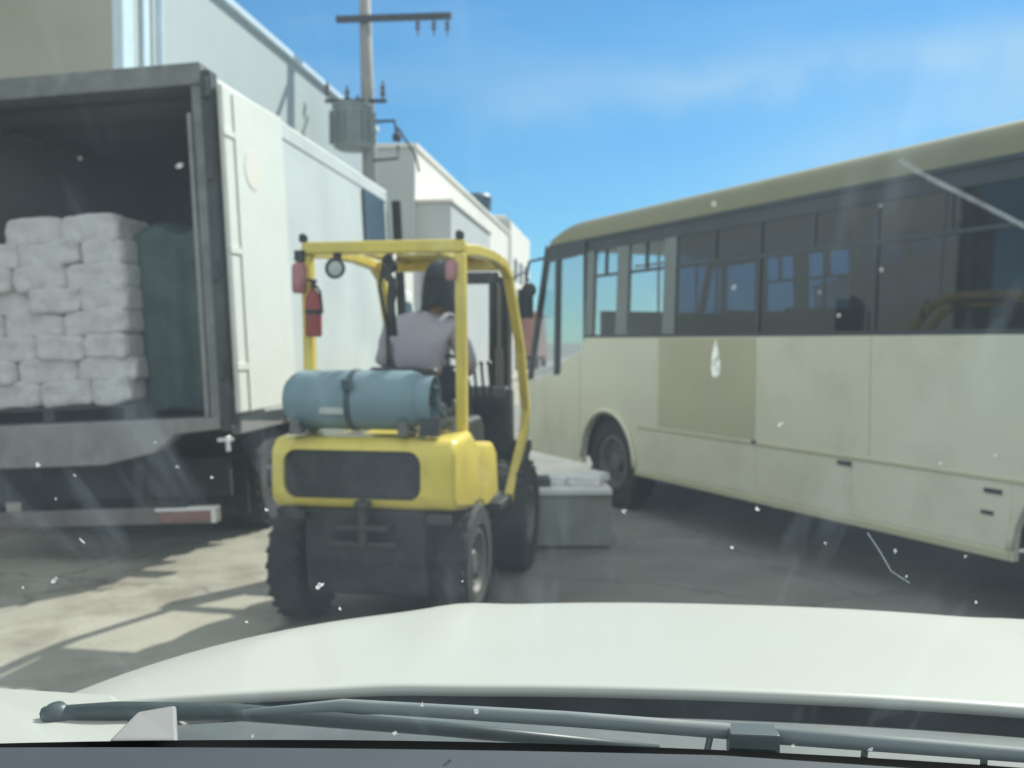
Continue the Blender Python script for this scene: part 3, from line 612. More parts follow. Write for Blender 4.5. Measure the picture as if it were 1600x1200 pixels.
for r_ in range(rows):
    zc = FZ + 0.14 + 0.095 + r_ * 0.196 + (0.0)
    off = (0.0, 0.17, 0.05, 0.24, 0.09, 0.2, 0.03, 0.16)[r_]
    x = RX + random.uniform(-0.035, 0.035)
    if r_ == rows - 1: x = RX - 0.05
    nsk = 4 if r_ < rows - 1 else 2
    k = 0
    while k < nsk:
        wd = random.uniform(0.44, 0.60)
        if k == 0: wd = 0.35 + off
        if x - wd < -WB + 0.1: wd = x + WB - 0.1
        if wd < 0.2: break
        o = bpy.data.objects.new('sack', random.choice(SM)); C.objects.link(o)
        loc = Vector((x - wd / 2, 0.47 + random.uniform(-0.035, 0.035) + 0.0, zc + random.uniform(-0.006, 0.006)))
        o.matrix_world = truck_mtx @ Matrix.Translation(loc) @ Matrix.Rotation(R(random.uniform(-2.5, 2.5)), 4, 'Y') @ Matrix.Rotation(R(random.uniform(-3, 3)) + (math.pi if random.random() < .5 else 0), 4, 'Z') @ Matrix.Diagonal((wd / 0.56 * 1.01, 1, 0.965 * (1.12 if r_ == rows - 1 else 1.0), 1))
        k += 1
        tag(o, 'white woven sack, %s from the right in the %s row up in the truck' % (words[k], words[r_ + 1]), 'sack', 'white sacks stacked in the truck')
        x -= wd
# green tarpaulin-covered load beside the sacks
def tarp_f(u, v_):
    if v_ < 0.6: p = Vector((-0.84 + 0.70 * u, 0.42 - 0.02 * math.sin(u * 17) - 0.03 * math.sin(u * 5 + v_ * 3), FZ + 0.03 + 1.55 * v_ / 0.6))
    else: p = Vector((-0.84 + 0.70 * u, 0.42 + 1.1 * (v_ - 0.6) / 0.4, FZ + 1.58 + 0.10 * math.sin((v_ - 0.6) / 0.4 * 3.0) + 0.03 * math.sin(u * 9)))
    return p + Vector((0, 0.02 * mnoise.noise(p * 4), 0.06 * mnoise.noise(p * 2.5)))
M['tarp'] = mat('green_tarpaulin', (0.05, 0.085, 0.085), 0.7, var=0.3, scale=5, bump=0.5, bscale=9)
o = MB().grid(tarp_f, 40, 50).build('covered_load', M['tarp'], smooth=True); o.matrix_world = truck_mtx
sm0 = o.modifiers.new('thick', 'SOLIDIFY'); sm0.thickness = 0.004
tag(o, 'dark green tarpaulin over a load in the truck, right of the white sacks', 'covered load')
# pallet under the sacks
pl = MB()
for k in range(7): pl.box2((-2.38, 0.18 + k * 0.09, FZ + 0.10), (RX + 0.02, 0.25 + k * 0.09, FZ + 0.12))
for x in (-2.36, -1.65, -0.92): pl.box2((x, 0.18, FZ + 0.002), (x + 0.1, 0.79, FZ + 0.098))
o = pl.build('pallet', M['truck_dark']); o.matrix_world = truck_mtx
tag(o, 'dark wooden pallet under the sacks in the truck', 'pallet')

# ================================================================== FORKLIFT
FL = thing('forklift', 'yellow forklift seen from behind with a blue gas tank and an overhead guard', 'forklift', (-0.89, 5.607, 0), -math.atan(0.19))
# local: x right, y forward
cw = MB().prism([(0.03, 0.82), (0.0, 0.90), (0.0, 1.16), (0.06, 1.235), (0.45, 1.25), (0.62, 1.17), (1.10, 1.12), (1.22, 1.05), (1.29, 0.72), (0.9, 0.69)], 'x', -0.57, 0.57)
cwo = cw.build('counterweight', M['yellow'], FL, bevel=0.045, seg=4)
# rounded panel recess
def rrect(x0, x1, z0, z1, r, n=6):
    pts = []
    for (cx, cz, a0) in ((x1 - r, z1 - r, 0), (x0 + r, z1 - r, 90), (x0 + r, z0 + r, 180), (x1 - r, z0 + r, 270)):
        for i in range(n + 1):
            a = R(a0 + 90 * i / n); pts.append((cx + r * math.cos(a), cz + r * math.sin(a)))
    return pts
cutm = MB().prism(rrect(-0.485, 0.365, 0.875, 1.165, 0.08), 'y', -0.2, 0.05).build('cutter', M['black'], FL)
cut(cwo, cutm); shade_auto(cwo, 30)
cwo.data.materials.clear(); cwo.data.materials.append(M['yellow'])
MB().prism(rrect(-0.483, 0.363, 0.877, 1.163, 0.08), 'y', 0.030, 0.049).build('rear_panel', M['black'], FL)
# lower body
MB().cyl((-0.5, 0.58, 0.40), (0.4, 0.58, 0.40), 0.07).build('axle', M['black'], FL)
MB().prism([(0.10, 0.28), (0.06, 0.5), (0.06, 0.815), (0.95, 0.68), (2.3, 0.68), (2.3, 0.25), (0.9, 0.25)], 'x', -0.38, 0.38).build('lower_body', M['black'], FL, bevel=0.03)
tpn = MB().cyl((0.02, -0.02, 0.60), (0.02, -0.02, 0.84), 0.03, seg=12); tpn.box2((-0.14, -0.05, 0.70), (0.18, 0.058, 0.73)); tpn.box2((-0.2, -0.02, 0.60), (0.22, 0.058, 0.63)); tpn.lathe((0.02, -0.02, 0.84), (0, 0, 1), [(0, 0.03), (0.0, 0.055), (0.03, 0.05), (0.045, 0)], 12)
tpn.build('tow_pin', M['rim_dark'], FL, bevel=0.004)
for sx in (-1, 1):
    wheel(FL, (-0.58 if sx < 0 else 0.47, 0.58, 0.40), 0.40, 0.24)
    wheel(FL, (sx * 0.52, 2.15, 0.43), 0.43, 0.28)
# rear tail lights under the counterweight
for sx in (-0.42, 0.47):
    MB().box2((sx - 0.07, 0.0, 0.74), (sx + 0.07, 0.055, 0.80)).build('tail_light', M['rim_dark'], FL, bevel=0.01)
# engine cover, seat, floor, dashboard
MB().prism([(0.68, 0.7), (0.66, 1.20), (0.75, 1.28), (1.4, 1.28), (1.5, 1.2), (1.52, 0.7)], 'x', -0.42, 0.42).build('engine_cover', M['black'], FL, bevel=0.04, seg=3)
st_ = MB().box2((-0.25, 0.92, 1.285), (0.25, 1.42, 1.40)); st_.build('seat', M['vinyl'], FL, bevel=0.04, seg=3)
bk = MB().prism([(0.86, 1.36), (0.80, 1.62), (0.88, 1.64), (0.96, 1.40)], 'x', -0.24, 0.24); bk.build('seat_back', M['vinyl'], FL, bevel=0.03, seg=3)
MB().box2((-0.5, 1.48, 0.62), (0.5, 2.42, 0.675)).build('floor_plate', M['black'], FL, bevel=0.01)
MB().prism([(2.3, 0.68), (2.18, 1.35), (2.28, 1.45), (2.5, 1.42), (2.55, 0.68)], 'x', -0.45, 0.45).build('dashboard', M['black'], FL, bevel=0.03)
sc_ = MB().tube([(-0.02, 2.2, 1.3), (-0.02, 1.93, 1.56)], 0.025)
nn = Vector((0, -0.27, 0.26)).normalized(); cc = Vector((-0.02, 1.92, 1.57)); ua = Vector((1, 0, 0)); ub = nn.cross(ua)
sc_.tube([cc + (ua * math.cos(a) + ub * math.sin(a)) * 0.18 for a in [2 * math.pi * i / 28 for i in range(29)]], 0.016, 8)
for a in (0.5, 2.6, 4.7): sc_.tube([cc, cc + (ua * math.cos(a) + ub * math.sin(a)) * 0.18], 0.012, 6)
sc_.build('steering_wheel', M['black'], FL, smooth=True)
# side fenders/steps
for sx in (-1, 1):
    MB().prism([(1.30, 0.60), (1.30, 0.66), (2.1, 0.66), (2.45, 0.98), (2.62, 0.98), (2.62, 0.9), (2.48, 0.86), (2.2, 0.58)], 'x', sx * 0.40, sx * 0.58).build('fender', M['black'], FL, bevel=0.012)
# overhead guard
ZT = 2.40
def beam(path, w_, d_, name, m, par):
    b_ = MB(); path = [Vector(p) for p in path]; rings = []
    for k, p in enumerate(path):
        t_ = (path[min(k + 1, len(path) - 1)] - path[max(k - 1, 0)]).normalized()
        sx = Vector((1, 0, 0)); ny = t_.cross(sx)
        if ny.length < 0.2: sx = Vector((0, 1, 0)); ny = t_.cross(sx)
        ny.normalize()
        rings.append([b_.bm.verts.new(p + sx * a_ * w_ / 2 + ny * c_ * d_ / 2) for a_, c_ in ((-1, -1), (1, -1), (1, 1), (-1, 1))])
    for A_, B_ in zip(rings, rings[1:]):
        for i in range(4):
            j = (i + 1) % 4; b_.bm.faces.new((A_[i], A_[j], B_[j], B_[i]))
    b_.bm.faces.new(rings[0][::-1]); b_.bm.faces.new(rings[-1])
    return b_.build(name, m, par, bevel=0.012, seg=3)
for sx in (-1, 1):
    x = sx * 0.50
    beam([(x, 0.47, 1.20), (x, 0.46, 1.8), (x, 0.44, ZT - 0.05)], 0.065, 0.08, 'rear_post', M['yellow'], FL)
    beam([(x, 0.44, ZT - 0.03), (x, 0.80, ZT), (x, 1.3, ZT + 0.01), (x, 1.72, ZT - 0.01), (x * 1.02, 1.92, ZT - 0.09), (x * 1.04, 2.05, ZT - 0.28), (x * 1.08, 2.28, 1.75), (x * 1.10, 2.48, 1.25), (x * 1.10, 2.42, 1.08), (x * 1.1, 1.72, 0.62)], 0.07, 0.075, 'side_rail', M['yellow'], FL)
MB().box2((-0.53, 0.40, ZT - 0.045), (0.53, 0.48, ZT + 0.035)).build('rear_crossbar', M['yellow'], FL, bevel=0.015)
rb = MB()
rb.box2((-0.465, 1.70, ZT - 0.06), (0.465, 1.82, ZT + 0.02)); rb.build('front_crossbar', M['yellow'], FL, bevel=0.015)
MB().box2((-0.42, 1.25, ZT + 0.019), (0.42, 1.72, ZT + 0.026)).build('roof_plate', M['yellow'], FL)
for x in (-0.24, 0.24):
    MB().box2((x - 0.018, 0.483, ZT - 0.012), (x + 0.018, 1.698, ZT + 0.018)).build('guard_bar', M['yellow'], FL, bevel=0.006)
for x in (-0.52, 0.50):
    MB().lathe((x, 0.42, ZT + 0.036), (0, 0, 1), [(0, 0.02), (0.0, 0.028), (0.04, 0.028), (0.05, 0.02), (0.055, 0)], 12).build('guard_knob', M['black'], FL)
# work lamp
wl = MB().lathe((-0.28, 0.36, ZT - 0.14), (0, -1, 0), [(-0.05, 0.0), (-0.05, 0.035), (0.0, 0.062), (0.02, 0.066), (0.02, 0.05)], 20); wl.box2((-0.295, 0.35, ZT - 0.08), (-0.265, 0.42, ZT - 0.04))
wlo = wl.build('work_lamp', M['black'], FL); MB().lathe((-0.28, 0.36, ZT - 0.14), (0, -1, 0), [(0.012, 0.05), (0.018, 0.04), (0.022, 0.0)], 20).build('lens', M['lens'], wlo)
# red lamps on the posts
MB().lathe((-0.535, 0.385, ZT - 0.29), (0, 0, 1), [(0, 0.0), (0, 0.035), (0.02, 0.045), (0.17, 0.045), (0.19, 0.03), (0.20, 0)], 16).build('red_lamp', M['red_lens'], FL, smooth=True)
MB().box2((-0.56, 0.36, ZT - 0.09), (-0.5, 0.42, ZT - 0.02)).build('lamp_bracket', M['black'], FL, bevel=0.006)
MB().lathe((0.455, 0.385, ZT - 0.22), (0, 0, 1), [(0, 0.0), (0, 0.03), (0.02, 0.036), (0.11, 0.036), (0.13, 0.0)], 16).build('red_lamp', M['red_lens'], FL, smooth=True)
# extinguisher strapped to the left post
ex = thing('fire_extinguisher', 'dark red fire extinguisher strapped to the left rear post of the forklift guard', 'fire extinguisher', (0, 0, 0))
flm = Matrix.Translation(FL.location) @ FL.rotation_euler.to_matrix().to_4x4()
ex.matrix_world = flm @ Matrix.Translation((-0.435, 0.37, 1.835))
MB().lathe((0, 0, 0), (0, 0, 1), [(0, 0), (0, 0.045), (0.02, 0.052), (0.24, 0.052), (0.28, 0.03), (0.30, 0.018), (0.31, 0.0)], 20).build('cylinder', M['red'], ex, smooth=True)
vv = MB().cyl((0, 0, 0.30), (0, 0, 0.345), 0.018, seg=10); vv.box2((-0.015, -0.07, 0.345), (0.015, 0.03, 0.36)); vv.tube([(0.02, 0, 0.32), (0.05, -0.01, 0.28), (0.058, 0, 0.15)], 0.009, 6)
vv.build('valve', M['black'], ex)
MB().lathe((0, 0, 0.14), (0, 0, 1), [(0, 0.054), (0.03, 0.054)], 20).build('strap', M['black'], ex)
# hanging hose / harness in the middle of the guard
hs = MB().tube([(0.02, 0.52, ZT - 0.05), (0.035, 0.50, ZT - 0.13), (0.0, 0.49, ZT - 0.17), (0.045, 0.50, ZT - 0.22), (0.03, 0.50, ZT - 0.36), (0.045, 0.50, ZT - 0.56)], 0.02, 8, [0.04, 0.045, 0.036, 0.032, 0.028, 0.03])
hs.tube([(-0.02, 0.53, ZT - 0.05), (-0.05, 0.52, ZT - 0.25), (0.0, 0.52, ZT - 0.5), (-0.02, 0.6, ZT - 0.75)], 0.012, 6)
hs.build('hanging_harness', M['black'], FL, smooth=True)
lv = MB()
for i, x in enumerate((0.2, 0.26, 0.32)): lv.tube([(x, 2.2, 1.35), (x, 2.1, 1.62)], 0.012, 6); lv.lathe((x, 2.1, 1.62), (0, 0, 1), [(0, 0.01), (0.02, 0.025), (0.04, 0)], 8)
lv.build('control_lever', M['black'], FL)
# mast: upright channels, cross members, lift cylinders, chains, forks
for sx in (-1, 1):
    x = sx * 0.32
    m_ = MB().box2((x - 0.045, 2.68, 0.12), (x + 0.045, 2.86, 2.36)); m_.box2((x - sx * 0.10 - 0.035, 2.72, 0.14), (x - sx * 0.10 + 0.035, 2.84, 2.30))
    m_.build('mast_channel', M['black'], FL, bevel=0.008)
    MB().cyl((x - sx * 0.02, 2.62, 0.2), (x - sx * 0.02, 2.62, 1.75), 0.035).cyl((x - sx * 0.02, 2.62, 1.75), (x - sx * 0.02, 2.62, 2.28), 0.02).build('lift_cylinder', M['hub'] if sx > 0 else M['black'], FL)
mc = MB()
for z_ in (0.3, 1.3, 2.30): mc.box2((-0.274, 2.69, z_), (0.274, 2.74, z_ + 0.1))
mc.build('mast_crossmember', M['black'], FL, bevel=0.006)
cg = MB()
for z_ in (0.35, 0.75): cg.box2((-0.5, 2.90, z_), (0.5, 2.95, z_ + 0.1))
cg.build('carriage', M['black'], FL, bevel=0.005)
for sx in (-0.32, 0.2):
    fk = MB().box2((sx, 2.96, 0.2), (sx + 0.12, 3.0, 0.9)); fk.box2((sx, 3.0, 0.18), (sx + 0.12, 4.0, 0.22)); fk.build('fork', M['black'], FL, bevel=0.006)
MB().cyl((-0.36, 2.0, 0.5), (-0.36, 2.66, 1.0), 0.03).build('tilt_cylinder', M['hub'], FL)
# mirror
mr_ = MB().tube([(0.55, 1.95, ZT - 0.1), (0.63, 1.97, ZT - 0.06), (0.66, 2.0, ZT - 0.13)], 0.008, 6); mr_.lathe((0.66, 2.0, ZT - 0.2), (0, -1, 0.1), [(-0.02, 0), (0, 0.05), (0.01, 0.06), (0.015, 0)], 14)
mr_.build('mirror', M['black'], FL)

# gas tank: a thing resting on the counterweight bracket
gt = thing('gas_tank', 'blue grey gas tank lying across the back of the forklift', 'gas tank', (0, 0, 0))
gt.matrix_world = flm @ Matrix.Translation((-0.09, 0.20, 1.452))
RT = 0.18
MB().lathe((-0.46, 0, 0), (1, 0, 0), [(0, 0), (0.005, 0.07), (0.03, 0.125), (0.075, 0.165), (0.12, RT), (0.44, RT), (0.44, RT + 0.004), (0.455, RT + 0.004), (0.455, RT), (0.80, RT), (0.85, 0.165), (0.89, 0.125), (0.91, 0.06), (0.912, 0)], 40).build('tank_body', M['tank'], gt, smooth=False)
shade_auto(gt.children[0], 30)
cl_ = MB().lathe((0.40, 0, 0), (1, 0, 0), [(0, 0.150), (0.09, 0.150), (0.09, 0.143), (0, 0.143)], 32); cl_.build('collar', M['tank'], gt); shade_auto(gt.children[1], 30)
vl = MB().cyl((0.44, 0, 0), (0.51, 0, 0), 0.03, seg=12).cyl((0.49, 0, -0.05), (0.49, 0, 0.06), 0.014, seg=8); vl.lathe((0.49, 0, 0.06), (0, 0, 1), [(0, 0.03), (0.02, 0.035), (0.03, 0)], 10)
vl.tube([(0.5, 0, -0.04), (0.55, 0.02, -0.1), (0.56, 0.15, -0.14), (0.45, 0.3, -0.2)], 0.012, 6)
vl.build('valve', M['tank_dark'], gt)
MB().box2((-0.17, -RT - 0.0035, -0.075), (-0.02, -RT + 0.004, -0.035)).build('label_plate', M['lens'], gt)
stp = MB().lathe((-0.02, 0, 0), (1, 0, 0), [(0, RT + 0.006), (0.035, RT + 0.006), (0.035, RT + 0.001), (0, RT + 0.001)], 40); stp.box2((-0.02, -RT - 0.03, 0.07), (0.03, -RT + 0.03, 0.13)); stp.build('strap', M['tank_dark'], gt)
cd = MB()
for x in (-0.42, 0.25):
    cd.prism([(0.02, 1.252), (0.40, 1.252), (0.40, 1.34), (0.33, 1.285), (0.21, 1.268), (0.09, 1.285), (0.02, 1.34)], 'x', x - 0.03, x + 0.03)
for k in range(3): cd.cyl((-0.44 + 0.05 * k, 0.03, 1.25), (-0.44 + 0.05 * k, 0.03, 1.285), 0.014, seg=8)
cd.build('tank_cradle', M['hub'], FL, bevel=0.005)
bkp = MB().prism([(0.05, 1.25), (0.12, 1.25), (0.12, 1.36), (0.09, 1.36)], 'x', 0.34, 0.46); bkp.build('tank_bracket', M['black'], FL)

# ---- driver
drv = thing('person', 'forklift driver in a grey lilac shirt and dark cap with neck flap, back to us', 'person', (0, 0, 0))
drv.matrix_world = flm @ Matrix.Translation((0.03, 1.12, 1.40)) @ Matrix.Scale(1.10, 4)
# local: z=0 at seat top, y forward
body = [
 ((0.0, 0.02, 0.10), (0.15, 0.11)),   #0 pelvis
 ((0.0, 0.02, 0.28), (0.15, 0.11)),   #1
 ((0.01, 0.05, 0.44), (0.195, 0.125)),  #2 chest
 ((0.05, 0.07, 0.53), (0.09, 0.07)),  #3 upper
 ((0.09, 0.09, 0.60), 0.058),          #4 neck
 ((0.12, 0.10, 0.70), (0.078, 0.09)),  #5 head low
 ((0.125, 0.09, 0.80), (0.080, 0.095)),  #6 head top
 ((-0.19, 0.06, 0.46), 0.066), ((-0.27, 0.12, 0.24), 0.052), ((-0.16, 0.40, 0.20), 0.036), ((-0.12, 0.62, 0.24), 0.027), # 7-10 left arm
 ((0.22, 0.06, 0.48), 0.068), ((0.29, 0.14, 0.24), 0.054), ((0.22, 0.42, 0.18), 0.036), ((0.12, 0.64, 0.22), 0.027), # 11-14 right arm
 ((-0.10, 0.10, 0.09), 0.085), ((-0.14, 0.50, 0.10), 0.066), ((-0.14, 0.60, -0.28), 0.048), ((-0.14, 0.62, -0.62), 0.035), # 15-18
 ((0.10, 0.10, 0.09), 0.085), ((0.15, 0.50, 0.10), 0.066), ((0.15, 0.62, -0.28), 0.048), ((0.15, 0.64, -0.62), 0.035), # 19-22
]
edges = [(0, 1), (1, 2), (2, 3), (3, 4), (4, 5), (5, 6), (2, 7), (7, 8), (8, 9), (9, 10), (2, 11), (11, 12), (12, 13), (13, 14), (0, 15), (15, 16), (16, 17), (17, 18), (0, 19), (19, 20), (20, 21), (21, 22)]
# hands: fingers curled round the wheel rim
def hand(chain, edges, wi, side):
    wv = Vector(chain[wi][0]); pi_ = len(chain)
    palm = wv + Vector((0.0, 0.05, -0.005)); chain.append((tuple(palm), (0.034, 0.014))); edges.append((wi, pi_))
    for k in range(4):
        bx = palm + Vector(((k - 1.5) * 0.018, 0.035, 0.0)); L = (0.030, 0.034, 0.032, 0.026)[k]
        i0 = len(chain)
        chain.append((tuple(bx), 0.0085)); chain.append((tuple(bx + Vector((0, L * 0.8, -0.012))), 0.008)); chain.append((tuple(bx + Vector((0, L * 0.5, -0.038))), 0.0075))
        edges += [(pi_, i0), (i0, i0 + 1), (i0 + 1, i0 + 2)]
    i0 = len(chain); tb = palm + Vector((side * 0.03, -0.01, -0.004))
    chain.append((tuple(tb), 0.010)); chain.append((tuple(tb + Vector((side * 0.018, 0.03, -0.02))), 0.0085))
    edges += [(pi_, i0), (i0, i0 + 1)]
hand(body, edges, 10, 1); hand(body, edges, 14, -1)
skin_body('body', M['skin'], drv, body, edges)
sh = [(p, (r[0] + 0.02, r[1] + 0.02) if isinstance(r, tuple) else r + 0.016) for p, r in body]
idx = [0, 1, 2, 3, 7, 8, 9, 11, 12, 13]
mp_ = {a: i for i, a in enumerate(idx)}
ch_ = [sh[i] for i in idx]; ch_[mp_[3]] = ((0.05, 0.06, 0.535), (0.085, 0.075))
ch_.append(((-0.13, 0.50, 0.215), 0.040)); ch_.append(((0.17, 0.52, 0.195), 0.040))
skin_body('shirt', M['shirt'], drv, ch_, [(mp_[a], mp_[b]) for a, b in edges if a in mp_ and b in mp_] + [(mp_[9], 10), (mp_[13], 11)])
for o_ in drv.children:
    if o_.name.startswith('shirt'):
        for v_ in o_.data.vertices:
            p_ = v_.co; f_ = 0.010 * math.sin(p_.z * 46 + p_.x * 18 + 2.5 * math.sin(p_.x * 14)) * max(0, mnoise.noise(p_ * 6) + 0.35) + 0.012 * mnoise.noise(p_ * 9)
            v_.co = p_ + v_.normal * f_
idx = [0, 15, 16, 17, 18, 19, 20, 21, 22]; mp_ = {a: i for i, a in enumerate(idx)}
skin_body('trousers', M['trousers'], drv, [(body[i][0], (body[i][1][0] + 0.022, body[i][1][1] + 0.022) if isinstance(body[i][1], tuple) else body[i][1] + 0.014) for i in idx], [(mp_[a], mp_[b]) for a, b in edges if a in mp_ and b in mp_])
for s_ in (-0.14, 0.15):
    MB().box((s_, 0.68, -0.70), (0.10, 0.27, 0.09)).build('shoe', M['shoe'], drv, bevel=0.035, seg=3)
hc = Vector((0.123, 0.095, 0.755))
def capf(u, v_):
    a = 2 * math.pi * u; ph = math.pi * 0.52 * v_
    return hc + Vector((0.108 * math.sin(ph) * math.cos(a), 0.125 * math.sin(ph) * math.sin(a), 0.01 + 0.125 * math.cos(ph)))
cpm = MB().grid(capf, 28, 10)
cpm.grid(lambda u, v_: hc + Vector(((u - 0.5) * 0.17, 0.115 + v_ * 0.075 - 0.12 * (u - 0.5) ** 2, 0.03 - 0.03 * v_)), 10, 4)
cpo = cpm.build('cap', M['cap'], drv, smooth=True); sm_ = cpo.modifiers.new('thick', 'SOLIDIFY'); sm_.thickness = 0.006
def flap(u, v_):
    a = R(185) + R(170) * u + (0)
    rr = 0.110 + 0.022 * v_ + 0.012 * math.sin(u * 23 + 4 * v_) * v_
    return hc + Vector((rr * math.cos(a), (rr + 0.008) * math.sin(a), 0.015 - (0.20 + 0.03 * math.sin(u * 9)) * v_))
fpo = MB().grid(flap, 30, 10).build('neck_flap', M['cap'], drv, smooth=True); sm_ = fpo.modifiers.new('thick', 'SOLIDIFY'); sm_.thickness = 0.005
fc = MB()
for s_ in (-1, 1): fc.lathe(hc + Vector((s_ * 0.035, 0.098, 0.0)), (0, 1, 0), [(0, 0.014), (0.006, 0.010), (0.009, 0)], 10)
fc.build('eyes', M['white_tape'], drv)
MB().hexa([hc + Vector(p) for p in ((-0.018, 0.095, -0.045), (0.018, 0.095, -0.045), (0.012, 0.125, -0.04), (-0.012, 0.125, -0.04), (-0.008, 0.095, 0.01), (0.008, 0.095, 0.01), (0.005, 0.102, 0.01), (-0.005, 0.102, 0.01))]).build('nose', M['skin'], drv, bevel=0.004)
MB().box(hc + Vector((0, 0.094, -0.07)), (0.045, 0.012, 0.010)).build('mouth', M['red_lens'], drv, bevel=0.003)

# ================================================================== GREY CRATE WITH WHITE STUFF, by the bus wheel
crt = thing('stall_crate', 'grey crate with a pale tray on the road by the bus front wheel', 'crate', (0.50, 8.6, 0), R(2))
cx0, cx1 = -0.30, 0.36
MB().box2((cx0, -0.3, 0.02), (cx1, 0.4, 0.47)).build('crate_body', M['crate'], crt, bevel=0.015)
b_ = MB().box2((cx0 - 0.28, -0.34, 0.475), (cx1 + 0.0, 0.42, 0.53)); b_.build('tray', M['white_tape'], crt, bevel=0.012)
lg = MB()
for x in (cx0 - 0.25, ): lg.box2((x, -0.3, 0), (x + 0.05, -0.25, 0.473)); lg.box2((x, 0.3, 0), (x + 0.05, 0.35, 0.473))
lg.build('tray_leg', M['truck_dark'], crt)
SB = [sack_mesh(40 + i, 0.30, 0.14, 0.34) for i in range(3)]
for k, (x, y, z_, s_) in enumerate(((0.16, 0.0, 0.572, 1.0), (-0.10, 0.05, 0.564, 0.8), (0.22, 0.22, 0.568, 0.9))):
    o = bpy.data.objects.new('bundle', SB[k % 3]); C.objects.link(o); o.location = Vector((0.50, 8.6, 0)) + Vector((x, y, z_)); o.rotation_euler = (0, 0, R(17 * k - 10)); o.scale = (s_, s_, s_ * 0.6)
    o.data.materials.clear(); o.data.materials.append(M['white_tape'])
    tag(o, ('large pale bundle at the right front of the grey crate top', 'small pale bundle at the left of the grey crate top', 'pale bundle at the back of the grey crate top')[k], 'bundle', 'pale bundles on the grey crate')
dk_ = MB().box2((-0.05, -0.2, 0), (0.16, 0.05, 0.07)); o = dk_.build('box', M['truck_dark'], None, bevel=0.01); o.location = (0.18, 8.6, 0.532); tag(o, 'small dark box at the left end of the crate tray', 'box')

# ================================================================== BUS
bus = thing('bus', 'beige city bus with dark windows standing across the road on the right', 'bus', (1.04, 10.4, 0), math.atan2(0.425, 0.905))
# local: x to the far side (0..2.5), y forward; left flank at x=0 faces us
BW = 2.5; SK = 0.43; BELT = 1.85; WT = 2.96; RZ = 3.255; YB = -7.4; YF = 2.05
def side_profile_x(z):      # tumblehome above the belt
    return 0.0 if z < BELT else 0.03 * (z - BELT)
def arch(yc, r, n=14):      # clockwise over the arch from rear to front
    return [(yc - r * math.cos(math.pi * i / n), max(SK, 0.5 + r * 1.0 * math.sin(math.pi * i / n))) for i in range(n + 1)]
for side, xs in (('near', (0.0, 0.05)), ('far', (BW - 0.05, BW))):
    # flank below the belt with wheel arches, nose sweeping down
    poly = [(YB, SK)] + [(-5.45 - 0.53, SK)] + arch(-5.45, 0.53)[0:] + [(-5.45 + 0.53, SK), (-0.55, SK)] + arch(0.0, 0.55) + [(0.55, SK), (YF - 0.1, SK), (YF, 0.6), (YF + 0.03, 1.1), (YF - 0.05, 1.32), (1.12, 1.42), (0.98, 1.60), (0.60, 1.70), (0.52, BELT), (YB, BELT)]
    cl2 = []
    for p in poly:
        if not cl2 or (abs(p[0] - cl2[-1][0]) + abs(p[1] - cl2[-1][1])) > 1e-4: cl2.append(p)
    MB().prism(cl2, 'x', xs[0], xs[1]).build('side_panel', M['bus'], bus, bevel=0.0)
# olive panel and trims on the near flank
MB().prism([(-2.44, 0.97), (-0.98, 0.97), (-0.98, BELT - 0.01), (-2.44, BELT - 0.01)], 'x', -0.006, -0.001).build('flank_patch', M['bus_panel'], bus)
tr_ = MB().box2((-0.014, YB, 0.925), (-0.001, -0.62, 0.945)); tr_.box2((-0.012, YB, SK + 0.0), (-0.001, -5.99, SK + 0.05)); tr_.box2((-0.012, -4.9, SK + 0.0), (-0.001, -0.56, SK + 0.05)); tr_.build('trim_strip', M['bus_panel'], bus, bevel=0.003)
boxes('service_hatch', M['bus'], bus, [((-0.006, a, c_), (-0.001, b, d_)) for (a, b, c_, d_) in ((-4.9, -3.58, 0.50, 0.915), (-3.54, -2.5, 0.50, 0.915), (-2.46, -0.72, 0.50, 0.915))], 0.003)
boxes('hatch_latch', M['bus_black'], bus, [((-0.014, -3.56, 0.87), (-0.0065, -3.42, 0.905)), ((-0.014, -4.84, 0.84), (-0.0065, -4.71, 0.87)), ((-0.014, -4.78, 0.70), (-0.0065, -4.69, 0.725)), ((-0.014, -2.47, 0.93), (-0.0065, -2.41, 0.96))])
wa = MB()
for yc, r in ((0.0, 0.55), (-5.45, 0.53)):
    pts = [(-0.022, yc - (r + 0.01) * math.cos(math.pi * i / 20), 0.5 + (r + 0.01) * math.sin(math.pi * i / 20)) for i in range(21)]
    wa.tube(pts, 0.022, 6)
wa.build('wheel_arch', M['bus'], bus, smooth=True)
wi = MB()
for yc, r in ((0.0, 0.56), (-5.45, 0.54)):
    for a0 in range(10):
        a1 = math.pi * a0 / 10; a2 = math.pi * (a0 + 1) / 10
        p = [(yc - r * math.cos(a1), 0.5 + r * math.sin(a1)), (yc - r * math.cos(a2), 0.5 + r * math.sin(a2)), (yc - (r + .02) * math.cos(a2), 0.5 + (r + .02) * math.sin(a2)), (yc - (r + .02) * math.cos(a1), 0.5 + (r + .02) * math.sin(a1))]
        wi.prism(p, 'x', 0.052, 0.6)
wi.build('wheel_well', M['truck_under'], bus)
sm_b = MB()
for y in (-5.0, -3.73, -2.44, -0.98, 0.62): sm_b.box2((-0.0035, y - 0.003, 0.96 if y != 0.62 else 0.6), (-0.0008, y + 0.003, BELT - 0.02 if y != 0.62 else 1.64))
sm_b.build('panel_seam', M['bus_panel'], bus)
